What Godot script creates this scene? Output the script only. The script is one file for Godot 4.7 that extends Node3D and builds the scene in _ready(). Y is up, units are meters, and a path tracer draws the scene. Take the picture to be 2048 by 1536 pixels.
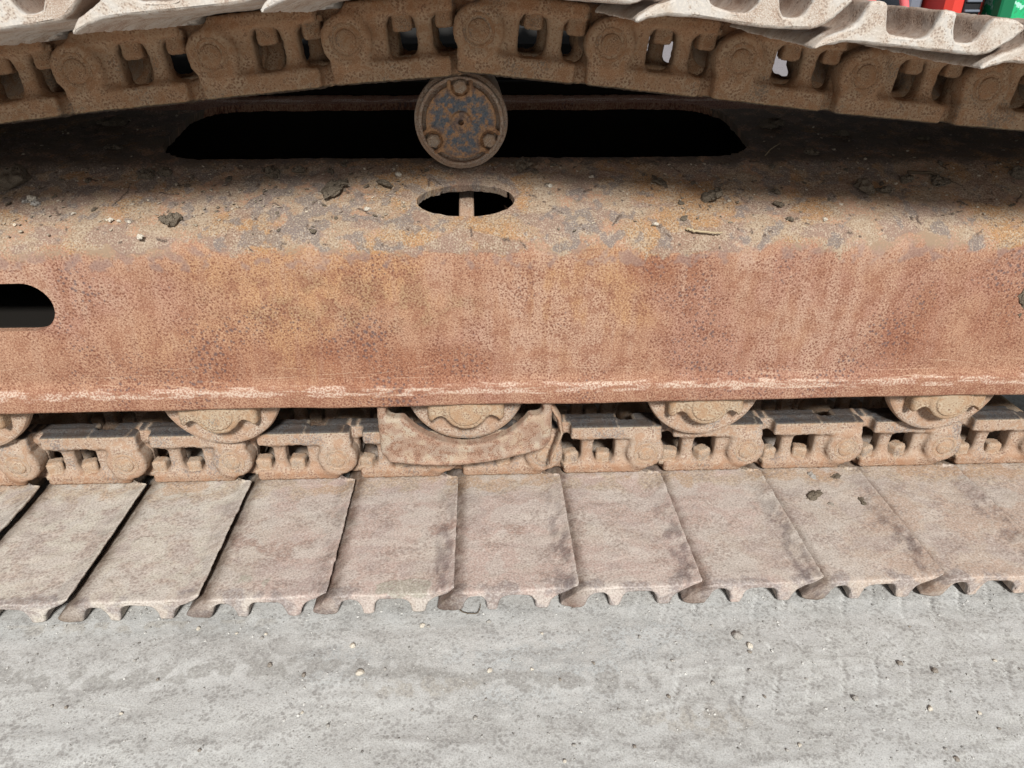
extends Node3D
# A crawler track on a dusty yard: lower run and upper run of shoes on links, the track frame between them.
# x runs along the track, y is up, z points to the viewer; the outer edge of the lower shoes lies at z = 0.

var names := {}
var n3 := FastNoiseLite.new()
var M := {}
var P := {}
const PITCH := 0.19
const FACE := -0.29            # outer face of the near link strand
const FZ := -0.243             # outer face of the track frame

func _ready() -> void:
	# ---- camera, sky, sun, exposure
	var cam := Camera3D.new()
	cam.name = "camera"
	add_child(cam)
	cam.position = Vector3(0.0505, 0.826, 0.8026)
	cam.rotation_order = EULER_ORDER_YXZ
	cam.rotation_degrees = Vector3(-28.18, -2.585, 0.207)
	cam.fov = 56.8
	cam.near = 0.02
	cam.far = 400.0
	cam.current = true
	var env := Environment.new()
	var sky := Sky.new()
	var sm := ProceduralSkyMaterial.new()
	sm.sky_top_color = Color(0.86, 0.885, 0.92)
	sm.sky_horizon_color = Color(0.90, 0.905, 0.91)
	sm.sky_curve = 0.2
	sm.ground_bottom_color = Color(0.45, 0.44, 0.42)
	sm.ground_horizon_color = Color(0.7, 0.7, 0.69)
	sm.sky_energy_multiplier = 0.5
	sky.sky_material = sm
	env.background_mode = Environment.BG_SKY
	env.sky = sky
	env.tonemap_mode = Environment.TONE_MAPPER_LINEAR
	env.tonemap_exposure = 1.95
	env.sdfgi_enabled = true
	env.ssao_enabled = true
	env.ssil_enabled = true
	var we := WorldEnvironment.new()
	we.name = "environment"
	we.environment = env
	add_child(we)
	var sun := DirectionalLight3D.new()
	sun.name = "sun"
	sun.light_energy = 0.82
	sun.light_color = Color(1.0, 0.99, 0.97)
	sun.light_angular_distance = 9.0
	sun.shadow_enabled = true
	sun.rotation_degrees = Vector3(-38.0, 5.0, 0.0)
	add_child(sun)

	n3.seed = 7
	n3.noise_type = FastNoiseLite.TYPE_SIMPLEX
	n3.frequency = 1.0
	n3.fractal_type = FastNoiseLite.FRACTAL_FBM
	n3.fractal_octaves = 3

	build_materials()
	build_ground()
	build_frame()
	build_tracks()
	build_clods()
	build_pebbles()
	build_background()

# ------------------------------------------------------------------ naming and tagging

func numbered(called: String) -> String:
	if not names.has(called):
		names[called] = 0
		return called
	names[called] += 1
	return "%s_%03d" % [called, names[called]]

func tag(o: Node, label: String, category := "", group := "", kind := "") -> void:
	if label: o.set_meta("label", label)
	if category: o.set_meta("category", category)
	if group: o.set_meta("group", group)
	if kind: o.set_meta("kind", kind)

func thing(called: String, label: String, category: String, at := Vector3.ZERO, group := "") -> Node3D:
	var o := Node3D.new()
	o.name = numbered(called)
	add_child(o, true)
	o.position = at
	tag(o, label, category, group)
	return o

func put(called: String, mesh: Mesh, mat: Material, parent: Node = self, at := Vector3.ZERO) -> MeshInstance3D:
	var o := MeshInstance3D.new()
	o.name = numbered(called) if parent == self else called
	o.mesh = mesh
	o.material_override = mat
	o.position = at
	parent.add_child(o, true)
	return o

# ------------------------------------------------------------------ mesh helpers

func pack(v: PackedVector3Array, n: PackedVector3Array, idx: PackedInt32Array, uv := PackedVector2Array(), col := PackedColorArray()) -> ArrayMesh:
	# turn every triangle so that its front (clockwise) side looks along the normals
	for t in range(0, idx.size(), 3):
		var a := v[idx[t]]
		var g := (v[idx[t + 1]] - a).cross(v[idx[t + 2]] - a)
		if g.dot(n[idx[t]] + n[idx[t + 1]] + n[idx[t + 2]]) > 0.0:
			var k := idx[t + 1]
			idx[t + 1] = idx[t + 2]
			idx[t + 2] = k
	var a := []
	a.resize(Mesh.ARRAY_MAX)
	a[Mesh.ARRAY_VERTEX] = v
	a[Mesh.ARRAY_NORMAL] = n
	a[Mesh.ARRAY_INDEX] = idx
	if uv.size(): a[Mesh.ARRAY_TEX_UV] = uv
	if col.size(): a[Mesh.ARRAY_COLOR] = col
	var m := ArrayMesh.new()
	m.add_surface_from_arrays(Mesh.PRIMITIVE_TRIANGLES, a)
	return m

func mirror_z(m: ArrayMesh, about: float) -> ArrayMesh:
	var a := m.surface_get_arrays(0)
	var v: PackedVector3Array = a[Mesh.ARRAY_VERTEX]
	var n: PackedVector3Array = a[Mesh.ARRAY_NORMAL]
	for i in v.size():
		v[i].z = 2.0 * about - v[i].z
		n[i].z = -n[i].z
	var col := PackedColorArray()
	if a[Mesh.ARRAY_COLOR] != null: col = a[Mesh.ARRAY_COLOR]
	return pack(v, n, a[Mesh.ARRAY_INDEX], PackedVector2Array(), col)

# surface nets: one vertex in each cell that the surface crosses
func nets(f: Callable, lo: Vector3, hi: Vector3, c: float, amp := 0.0, nf := 100.0, colf = null) -> ArrayMesh:
	var nx := int(ceil((hi.x - lo.x) / c)) + 1
	var ny := int(ceil((hi.y - lo.y) / c)) + 1
	var nz := int(ceil((hi.z - lo.z) / c)) + 1
	var val := PackedFloat32Array()
	val.resize(nx * ny * nz)
	var i := 0
	for z in nz:
		for y in ny:
			for x in nx:
				val[i] = f.call(Vector3(lo.x + x * c, lo.y + y * c, lo.z + z * c))
				i += 1
	var sy := nx
	var sz := nx * ny
	var at := PackedInt32Array()
	at.resize(nx * ny * nz)
	at.fill(-1)
	var v := PackedVector3Array()
	var n := PackedVector3Array()
	var off := [0, 1, sy, sy + 1, sz, sz + 1, sz + sy, sz + sy + 1]
	var edges := [[0, 1], [2, 3], [4, 5], [6, 7], [0, 2], [1, 3], [4, 6], [5, 7], [0, 4], [1, 5], [2, 6], [3, 7]]
	var d := PackedFloat32Array()
	d.resize(8)
	for z in nz - 1:
		for y in ny - 1:
			for x in nx - 1:
				var b := x + y * sy + z * sz
				var inside := 0
				for k in 8:
					d[k] = val[b + off[k]]
					if d[k] < 0.0: inside += 1
				if inside == 0 or inside == 8: continue
				var p := Vector3.ZERO
				var cnt := 0
				for e in edges:
					var a0: int = e[0]
					var a1: int = e[1]
					if (d[a0] < 0.0) == (d[a1] < 0.0): continue
					var t := d[a0] / (d[a0] - d[a1])
					p += Vector3(a0 & 1, (a0 >> 1) & 1, a0 >> 2).lerp(Vector3(a1 & 1, (a1 >> 1) & 1, a1 >> 2), t)
					cnt += 1
				p /= cnt
				var u := Vector3.ONE - p
				var g := Vector3(
					((d[1] - d[0]) * u.y + (d[3] - d[2]) * p.y) * u.z + ((d[5] - d[4]) * u.y + (d[7] - d[6]) * p.y) * p.z,
					((d[2] - d[0]) * u.x + (d[3] - d[1]) * p.x) * u.z + ((d[6] - d[4]) * u.x + (d[7] - d[5]) * p.x) * p.z,
					((d[4] - d[0]) * u.x + (d[5] - d[1]) * p.x) * u.y + ((d[6] - d[2]) * u.x + (d[7] - d[3]) * p.x) * p.y).normalized()
				at[b] = v.size()
				v.append(lo + (Vector3(x, y, z) + p) * c)
				n.append(g)
	var idx := PackedInt32Array()
	for z in range(1, nz - 1):
		for y in range(1, ny - 1):
			for x in range(1, nx - 1):
				var b := x + y * sy + z * sz
				var s := val[b] < 0.0
				if s != (val[b + 1] < 0.0): quad(idx, at[b - sy - sz], at[b - sz], at[b], at[b - sy])
				if s != (val[b + sy] < 0.0): quad(idx, at[b - 1 - sz], at[b - sz], at[b], at[b - 1])
				if s != (val[b + sz] < 0.0): quad(idx, at[b - 1 - sy], at[b - sy], at[b], at[b - 1])
	if amp > 0.0:
		for k in v.size():
			var q := v[k] * nf
			v[k] += n[k] * (n3.get_noise_3d(q.x, q.y, q.z) * amp)
	var col := PackedColorArray()
	if colf != null:
		col.resize(v.size())
		for k in v.size(): col[k] = colf.call(v[k], n[k])
	return pack(v, n, idx, PackedVector2Array(), col)

func quad(idx: PackedInt32Array, a: int, b: int, c: int, d: int) -> void:
	if a < 0 or b < 0 or c < 0 or d < 0: return
	idx.append(a); idx.append(b); idx.append(c)
	idx.append(a); idx.append(c); idx.append(d)

func bx(p: Vector3, x0: float, x1: float, y0: float, y1: float, z0: float, z1: float, r: float) -> float:
	var q := (p - Vector3(x0 + x1, y0 + y1, z0 + z1) * 0.5).abs() - Vector3(x1 - x0, y1 - y0, z1 - z0) * 0.5 + Vector3(r, r, r)
	return q.max(Vector3.ZERO).length() + minf(maxf(q.x, maxf(q.y, q.z)), 0.0) - r

func cyl(p: Vector3, cx: float, cy: float, rad: float, z0: float, z1: float, r: float) -> float:
	var q := Vector2(Vector2(p.x - cx, p.y - cy).length() - rad + r, absf(p.z - (z0 + z1) * 0.5) - (z1 - z0) * 0.5 + r)
	return q.max(Vector2.ZERO).length() + minf(maxf(q.x, q.y), 0.0) - r

func smin(a: float, b: float, k: float) -> float:
	var h := maxf(k - absf(a - b), 0.0) / k
	return minf(a, b) - h * h * k * 0.25

func capsule(p: Vector3, a: Vector3, b: Vector3, ra: float, rb: float) -> float:
	var ba := b - a
	var t := clampf((p - a).dot(ba) / ba.length_squared(), 0.0, 1.0)
	return (p - a - ba * t).length() - lerpf(ra, rb, t)

# turned shape about z: each stretch of the outline has its own normals
func lathe(prof: Array, seg := 72, wob := 0.0) -> ArrayMesh:
	var v := PackedVector3Array()
	var n := PackedVector3Array()
	var idx := PackedInt32Array()
	for k in prof.size() - 1:
		var a: Vector2 = prof[k]
		var b: Vector2 = prof[k + 1]
		var nn := Vector2(b.y - a.y, a.x - b.x).normalized()
		var base := v.size()
		for s in seg + 1:
			var t := TAU * s / seg
			var cs := cos(t)
			var sn := sin(t)
			for e in [a, b]:
				var w: float = 1.0 + wob * n3.get_noise_3d(cs * 3.0, sn * 3.0, e.y * 40.0)
				v.append(Vector3(cs * e.x * w, sn * e.x * w, e.y))
				n.append(Vector3(cs * nn.x, sn * nn.x, nn.y))
		for s in seg:
			var q := base + s * 2
			quad(idx, q, q + 1, q + 3, q + 2)
	return pack(v, n, idx)

# a box with bevelled edges, flat faces
func box(size: Vector3, bev: float) -> ArrayMesh:
	var st := SurfaceTool.new()
	st.begin(Mesh.PRIMITIVE_TRIANGLES)
	var h := size * 0.5
	var pts := PackedVector3Array()
	for sx in [-1, 1]:
		for sy in [-1, 1]:
			for sz in [-1, 1]:
				pts.append(Vector3(sx * (h.x - bev), sy * h.y, sz * (h.z - bev)))
				pts.append(Vector3(sx * h.x, sy * (h.y - bev), sz * (h.z - bev)))
				pts.append(Vector3(sx * (h.x - bev), sy * (h.y - bev), sz * h.z))
	return hull(pts)

func hull(pts: PackedVector3Array) -> ArrayMesh:
	var shape := ConvexPolygonShape3D.new()
	shape.points = pts
	var dm := shape.get_debug_mesh()
	# the debug mesh holds only lines, so build the faces by brute force from coplanar sets
	var v := PackedVector3Array()
	var n := PackedVector3Array()
	var idx := PackedInt32Array()
	var seen := {}
	for a in pts.size():
		for b in range(a + 1, pts.size()):
			for c in range(b + 1, pts.size()):
				var nn := (pts[b] - pts[a]).cross(pts[c] - pts[a])
				if nn.length() < 1e-9: continue
				nn = nn.normalized()
				var dd := nn.dot(pts[a])
				var up := 0
				var dn := 0
				for p in pts:
					var e := nn.dot(p) - dd
					if e > 1e-5: up += 1
					elif e < -1e-5: dn += 1
				if up > 0 and dn > 0: continue
				if up > 0:
					nn = -nn
					dd = -dd
				var key := "%d,%d,%d,%d" % [roundi(nn.x * 500), roundi(nn.y * 500), roundi(nn.z * 500), roundi(dd * 5000)]
				if seen.has(key): continue
				seen[key] = true
				var face := []
				var mid := Vector3.ZERO
				for p in pts:
					if absf(nn.dot(p) - dd) < 2e-5:
						face.append(p)
						mid += p
				mid /= face.size()
				var ax: Vector3 = (face[0] - mid).normalized()
				var ay := nn.cross(ax)
				face.sort_custom(func(p, q): return atan2((p - mid).dot(ay), (p - mid).dot(ax)) < atan2((q - mid).dot(ay), (q - mid).dot(ax)))
				var base := v.size()
				for p in face:
					v.append(p)
					n.append(nn)
				for k in range(1, face.size() - 1):
					idx.append(base); idx.append(base + k); idx.append(base + k + 1)
	return pack(v, n, idx)

func tube(path: Array, r0: float, r1: float, seg := 6) -> ArrayMesh:
	var v := PackedVector3Array()
	var n := PackedVector3Array()
	var idx := PackedInt32Array()
	for k in path.size():
		var d: Vector3 = (path[mini(k + 1, path.size() - 1)] - path[maxi(k - 1, 0)]).normalized()
		var a := d.cross(Vector3(0.3, 1, 0.2)).normalized()
		var b := d.cross(a)
		var r := lerpf(r0, r1, float(k) / (path.size() - 1))
		for s in seg:
			var t := TAU * s / seg
			var o := a * cos(t) + b * sin(t)
			v.append(path[k] + o * r)
			n.append(o)
	for k in path.size() - 1:
		for s in seg:
			quad(idx, k * seg + s, k * seg + (s + 1) % seg, (k + 1) * seg + (s + 1) % seg, (k + 1) * seg + s)
	return pack(v, n, idx)

# ------------------------------------------------------------------ textures

func noise_bytes(w: int, h: int, sd: int, freq: float, oct := 4, type := FastNoiseLite.TYPE_SIMPLEX_SMOOTH, seamless := false, sx := 1, sy := 1, ridged := false) -> PackedByteArray:
	var f := FastNoiseLite.new()
	f.seed = sd
	f.noise_type = type
	f.frequency = freq
	f.fractal_octaves = oct
	f.fractal_type = FastNoiseLite.FRACTAL_NONE if oct <= 1 else (FastNoiseLite.FRACTAL_RIDGED if ridged else FastNoiseLite.FRACTAL_FBM)
	if type == FastNoiseLite.TYPE_CELLULAR:
		f.cellular_return_type = FastNoiseLite.RETURN_DISTANCE
		f.cellular_jitter = 1.0
	var im: Image
	if seamless:
		im = f.get_seamless_image(w / sx, h / sy, false, false, 0.15, true)
	else:
		im = f.get_image(w / sx, h / sy, false, false, true)
	if im.get_format() != Image.FORMAT_L8: im.convert(Image.FORMAT_L8)
	if sx > 1 or sy > 1: im.resize(w, h, Image.INTERPOLATE_CUBIC)
	return im.get_data()

# 256 steps of a smooth threshold
func ramp(lo: float, hi: float, amount := 1.0) -> PackedFloat32Array:
	var t := PackedFloat32Array()
	t.resize(256)
	for k in 256:
		var x := clampf((k / 255.0 - lo) / (hi - lo), 0.0, 1.0)
		t[k] = x * x * (3.0 - 2.0 * x) * amount
	return t

# dots: small cells, thinned out or packed by a second, coarser pattern
func blend(a: PackedByteArray, b: PackedByteArray, wa: float, wb: float) -> PackedByteArray:
	var o := PackedByteArray()
	o.resize(a.size())
	for i in a.size(): o[i] = int(clampf(a[i] * wa + b[i] * wb, 0.0, 255.0))
	return o

func dots(w: int, h: int, sd: int, freq: float, seamless := false) -> PackedByteArray:
	var b := noise_bytes(w, h, sd, freq, 1, FastNoiseLite.TYPE_CELLULAR, seamless)
	for i in b.size(): b[i] = 255 - b[i]
	return b

func scratch(im: Image, rng: RandomNumberGenerator, x: float, y: float, len: float, ang: float, c: Color, amount: float) -> void:
	var d := Vector2(cos(ang), sin(ang))
	var bow := rng.randf_range(-0.15, 0.15)
	for k in int(len):
		var t := k / len
		var px := int(x + d.x * k - d.y * bow * len * t * t)
		var py := int(y + d.y * k + d.x * bow * len * t * t)
		if px < 0 or py < 0 or px >= im.get_width() or py >= im.get_height(): return
		var m := amount * sin(t * PI) * rng.randf_range(0.4, 1.0)
		im.set_pixel(px, py, im.get_pixel(px, py).lerp(c, m))

# layers over a base colour: [bytes or [bytes, where], ramp, linear colour, height]; "where" is a weight over (u, v)
func paint(w: int, h: int, base: Color, layers: Array) -> Array:
	var acc := PackedColorArray()
	acc.resize(w * h)
	var b0 := base.linear_to_srgb()
	b0.a = 0.5
	acc.fill(b0)
	for l in layers:
		var lt: PackedFloat32Array = l[1]
		var c: Color = (l[2] as Color).linear_to_srgb()
		var lift: float = l[3] if l.size() > 3 else 0.0
		c.a = clampf(0.5 + lift, 0.0, 1.0)
		if l[0] is PackedByteArray:
			var nb: PackedByteArray = l[0]
			for i in w * h:
				var m := lt[nb[i]]
				if m > 0.004: acc[i] = acc[i].lerp(c, m)
			continue
		var nb: PackedByteArray = l[0][0]
		var f: Callable = l[0][1]
		var falls := lt[0] > lt[255]
		var gw := w / 8 + 1
		var grid := PackedFloat32Array()
		grid.resize(gw * (h / 4 + 1))
		for gy in h / 4 + 1:
			for gx in gw: grid[gy * gw + gx] = f.call(gx * 8.0 / w, gy * 4.0 / h)
		for by in h / 4:
			for bx8 in w / 8:
				var q := by * gw + bx8
				var g00 := grid[q]
				var g10 := grid[q + 1]
				var g01 := grid[q + gw]
				var g11 := grid[q + gw + 1]
				if g00 + g10 + g01 + g11 < 0.05: continue
				for y in 4:
					var i := (by * 4 + y) * w + bx8 * 8
					var g := lerpf(g00, g01, y * 0.25)
					var dg := (lerpf(g10, g11, y * 0.25) - g) * 0.125
					for x in 8:
						var m := lt[nb[i]] * g if falls else lt[int(nb[i] * g)]
						if m > 0.004: acc[i] = acc[i].lerp(c, m)
						i += 1
						g += dg
	var hh := PackedByteArray()
	hh.resize(w * h)
	for i in w * h: hh[i] = int(acc[i].a * 255.0)
	var im := Image.create_from_data(w, h, false, Image.FORMAT_RGBAF, acc.to_byte_array())
	im.convert(Image.FORMAT_RGB8)
	return [im, Image.create_from_data(w, h, false, Image.FORMAT_L8, hh)]

func textured(pair: Array, bump: float, tri := 0.0, rough := 0.9) -> StandardMaterial3D:
	var m := StandardMaterial3D.new()
	m.albedo_texture = ImageTexture.create_from_image(pair[0])
	m.roughness = rough
	m.metallic_specular = 0.25
	m.heightmap_enabled = true
	m.heightmap_texture = ImageTexture.create_from_image(pair[1])
	m.heightmap_scale = bump
	if tri > 0.0:
		m.uv1_triplanar = true
		m.uv1_world_triplanar = true
		m.uv1_scale = Vector3.ONE / tri
		m.uv1_triplanar_sharpness = 4.0
	return m

func plain(c: Color, rough := 0.8, metal := 0.0) -> StandardMaterial3D:
	var m := StandardMaterial3D.new()
	m.albedo_color = c.linear_to_srgb()
	m.roughness = rough
	m.metallic = metal
	m.metallic_specular = 0.35
	return m

func bump01(x: float, a: float, b: float, soft: float) -> float:
	return smoothstep(a - soft, a + soft, x) * (1.0 - smoothstep(b - soft, b + soft, x))

func spot(u: float, v: float, cu: float, cv: float, ru: float, rv: float) -> float:
	return clampf(1.35 - Vector2((u - cu) / ru, (v - cv) / rv).length(), 0.0, 1.0)

func build_materials() -> void:
	# --- dusty rust of the links, rollers and bolts
	var w := 1024
	var h := 1024
	var big := noise_bytes(w, h, 11, 0.006, 4, FastNoiseLite.TYPE_SIMPLEX_SMOOTH, true)
	var mid := noise_bytes(w, h, 12, 0.022, 4, FastNoiseLite.TYPE_SIMPLEX_SMOOTH, true)
	var fine := noise_bytes(w, h, 13, 0.09, 3, FastNoiseLite.TYPE_SIMPLEX, true)
	var grit := noise_bytes(w, h, 14, 0.22, 2, FastNoiseLite.TYPE_SIMPLEX, true)
	var crack := noise_bytes(w, h, 15, 0.012, 4, FastNoiseLite.TYPE_SIMPLEX_SMOOTH, true, 1, 1, true)
	var cell := dots(w, h, 16, 0.13, true)
	var link := paint(w, h, Color(0.42, 0.325, 0.24), [
		[big, ramp(0.45, 0.72, 0.7), Color(0.40, 0.26, 0.17)],
		[big, ramp(0.40, 0.22, 0.6), Color(0.46, 0.39, 0.31)],
		[mid, ramp(0.54, 0.70, 0.6), Color(0.50, 0.42, 0.325), 0.2],
		[mid, ramp(0.44, 0.28, 0.6), Color(0.33, 0.19, 0.11), -0.15],
		[fine, ramp(0.52, 0.74, 0.5), Color(0.30, 0.18, 0.115), -0.2],
		[blend(cell, mid, 0.7, 0.5), ramp(0.77, 0.90, 0.7), Color(0.19, 0.11, 0.075), -0.25],
		[grit, ramp(0.40, 0.22, 0.5), Color(0.58, 0.50, 0.41), 0.25],
		[crack, ramp(0.90, 0.96, 0.6), Color(0.14, 0.10, 0.08), -0.35],
		[blend(big, fine, 0.6, 0.4), ramp(0.33, 0.26, 0.55), Color(0.17, 0.15, 0.14), -0.1]])
	M.link = textured(link, 0.12, 0.55, 0.92)
	M.link.vertex_color_use_as_albedo = true
	M.link.albedo_color = Color(0.93, 0.925, 0.96).linear_to_srgb()
	M.link_upper = textured(link, 0.12, 0.55, 0.92)
	M.link_upper.vertex_color_use_as_albedo = true
	M.link_upper.albedo_color = Color(0.86, 0.76, 0.66).linear_to_srgb()  # upper run's shade and rusty bounce light put into the tint
	M.bolt_upper = textured(link, 0.16, 0.31, 0.92)
	M.bolt_upper.albedo_color = Color(0.80, 0.68, 0.57).linear_to_srgb()  # same painted shade tint for the upper bolts and pins
	M.bolt = textured(link, 0.16, 0.31, 0.92)
	# --- red rust of the guard and the inner frame
	var red := paint(w, h, Color(0.43, 0.285, 0.205), [
		[big, ramp(0.45, 0.66, 0.75), Color(0.46, 0.36, 0.28)],
		[mid, ramp(0.52, 0.70, 0.6), Color(0.38, 0.20, 0.125)],
		[blend(cell, mid, 0.7, 0.5), ramp(0.73, 0.88, 0.8), Color(0.21, 0.105, 0.07), -0.25],
		[grit, ramp(0.55, 0.72, 0.45), Color(0.24, 0.14, 0.10), -0.2],
		[grit, ramp(0.42, 0.25, 0.5), Color(0.60, 0.48, 0.385), 0.2]])
	M.red = textured(red, 0.12, 0.45, 0.9)
	M.red.vertex_color_use_as_albedo = true
	# --- pale dried clay on the upper shoes
	var clay := paint(w, h, Color(0.54, 0.485, 0.425), [
		[big, ramp(0.46, 0.68, 0.7), Color(0.58, 0.56, 0.53)],
		[mid, ramp(0.52, 0.68, 0.6), Color(0.50, 0.41, 0.335), -0.1],
		[fine, ramp(0.50, 0.7, 0.5), Color(0.70, 0.65, 0.585), 0.15],
		[blend(cell, mid, 0.7, 0.5), ramp(0.80, 0.93, 0.7), Color(0.30, 0.235, 0.195), -0.3],
		[blend(big, grit, 0.6, 0.4), ramp(0.42, 0.28, 0.7), Color(0.36, 0.26, 0.20), -0.1]])
	M.shoe_upper = textured(clay, 0.12, 0.42, 0.92)
	M.shoe_upper.vertex_color_use_as_albedo = true
	# --- carrier roller cover: a pale rough texture tinted by its vertex colours
	var pale := paint(512, 512, Color(0.75, 0.75, 0.75), [
		[noise_bytes(512, 512, 31, 0.05, 4, FastNoiseLite.TYPE_SIMPLEX, true), ramp(0.5, 0.7, 0.6), Color(0.42, 0.42, 0.42), -0.3],
		[noise_bytes(512, 512, 32, 0.16, 2, FastNoiseLite.TYPE_SIMPLEX, true), ramp(0.5, 0.7, 0.6), Color(1.0, 0.93, 0.85), 0.3]])
	M.cover = textured(pale, 0.12, 0.12, 0.75)
	M.cover.vertex_color_use_as_albedo = true
	var jobs := [WorkerThreadPool.add_task(build_beam_texture, true), WorkerThreadPool.add_task(build_shoe_texture, true), WorkerThreadPool.add_task(build_ground_texture, true)]
	# --- mud and stones
	var mud := paint(512, 512, Color(0.20, 0.165, 0.125), [
		[noise_bytes(512, 512, 41, 0.03, 4, FastNoiseLite.TYPE_SIMPLEX, true), ramp(0.5, 0.7, 0.6), Color(0.28, 0.235, 0.18), 0.2],
		[noise_bytes(512, 512, 42, 0.13, 3, FastNoiseLite.TYPE_SIMPLEX, true), ramp(0.5, 0.7, 0.8), Color(0.10, 0.08, 0.06), -0.4]])
	M.mud = textured(mud, 0.3, 0.1, 0.95)
	M.stone = textured(pale, 0.1, 0.06, 0.9)
	M.stone.albedo_color = Color(0.52, 0.50, 0.47).linear_to_srgb()
	M.stone_pale = textured(pale, 0.1, 0.06, 0.9)
	M.stone_pale.albedo_color = Color(0.80, 0.74, 0.64).linear_to_srgb()
	M.stone_dark = textured(pale, 0.1, 0.06, 0.9)
	M.stone_dark.albedo_color = Color(0.36, 0.32, 0.28).linear_to_srgb()
	for j in jobs: WorkerThreadPool.wait_for_task_completion(j)
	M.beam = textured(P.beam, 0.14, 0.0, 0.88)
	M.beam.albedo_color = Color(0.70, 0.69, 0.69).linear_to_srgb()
	M.shoe = textured(P.shoe, 0.13, 0.0, 0.92)
	M.shoe.vertex_color_use_as_albedo = true
	M.ground = textured(P.ground, 0.12, 0.0, 0.95)
	M.ground.vertex_color_use_as_albedo = true
	M.inside = plain(Color(0.011, 0.009, 0.007), 0.95)  # near-black, so the box interior reads as deep shade
	M.straw = plain(Color(0.42, 0.34, 0.22), 0.9)
	M.twig = plain(Color(0.10, 0.075, 0.05), 0.9)

const BX0 := -1.0               # the frame's picture: 2.3 m long, 0.75 m round its outline
const BW := 2.3
const BH := 0.75

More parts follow.
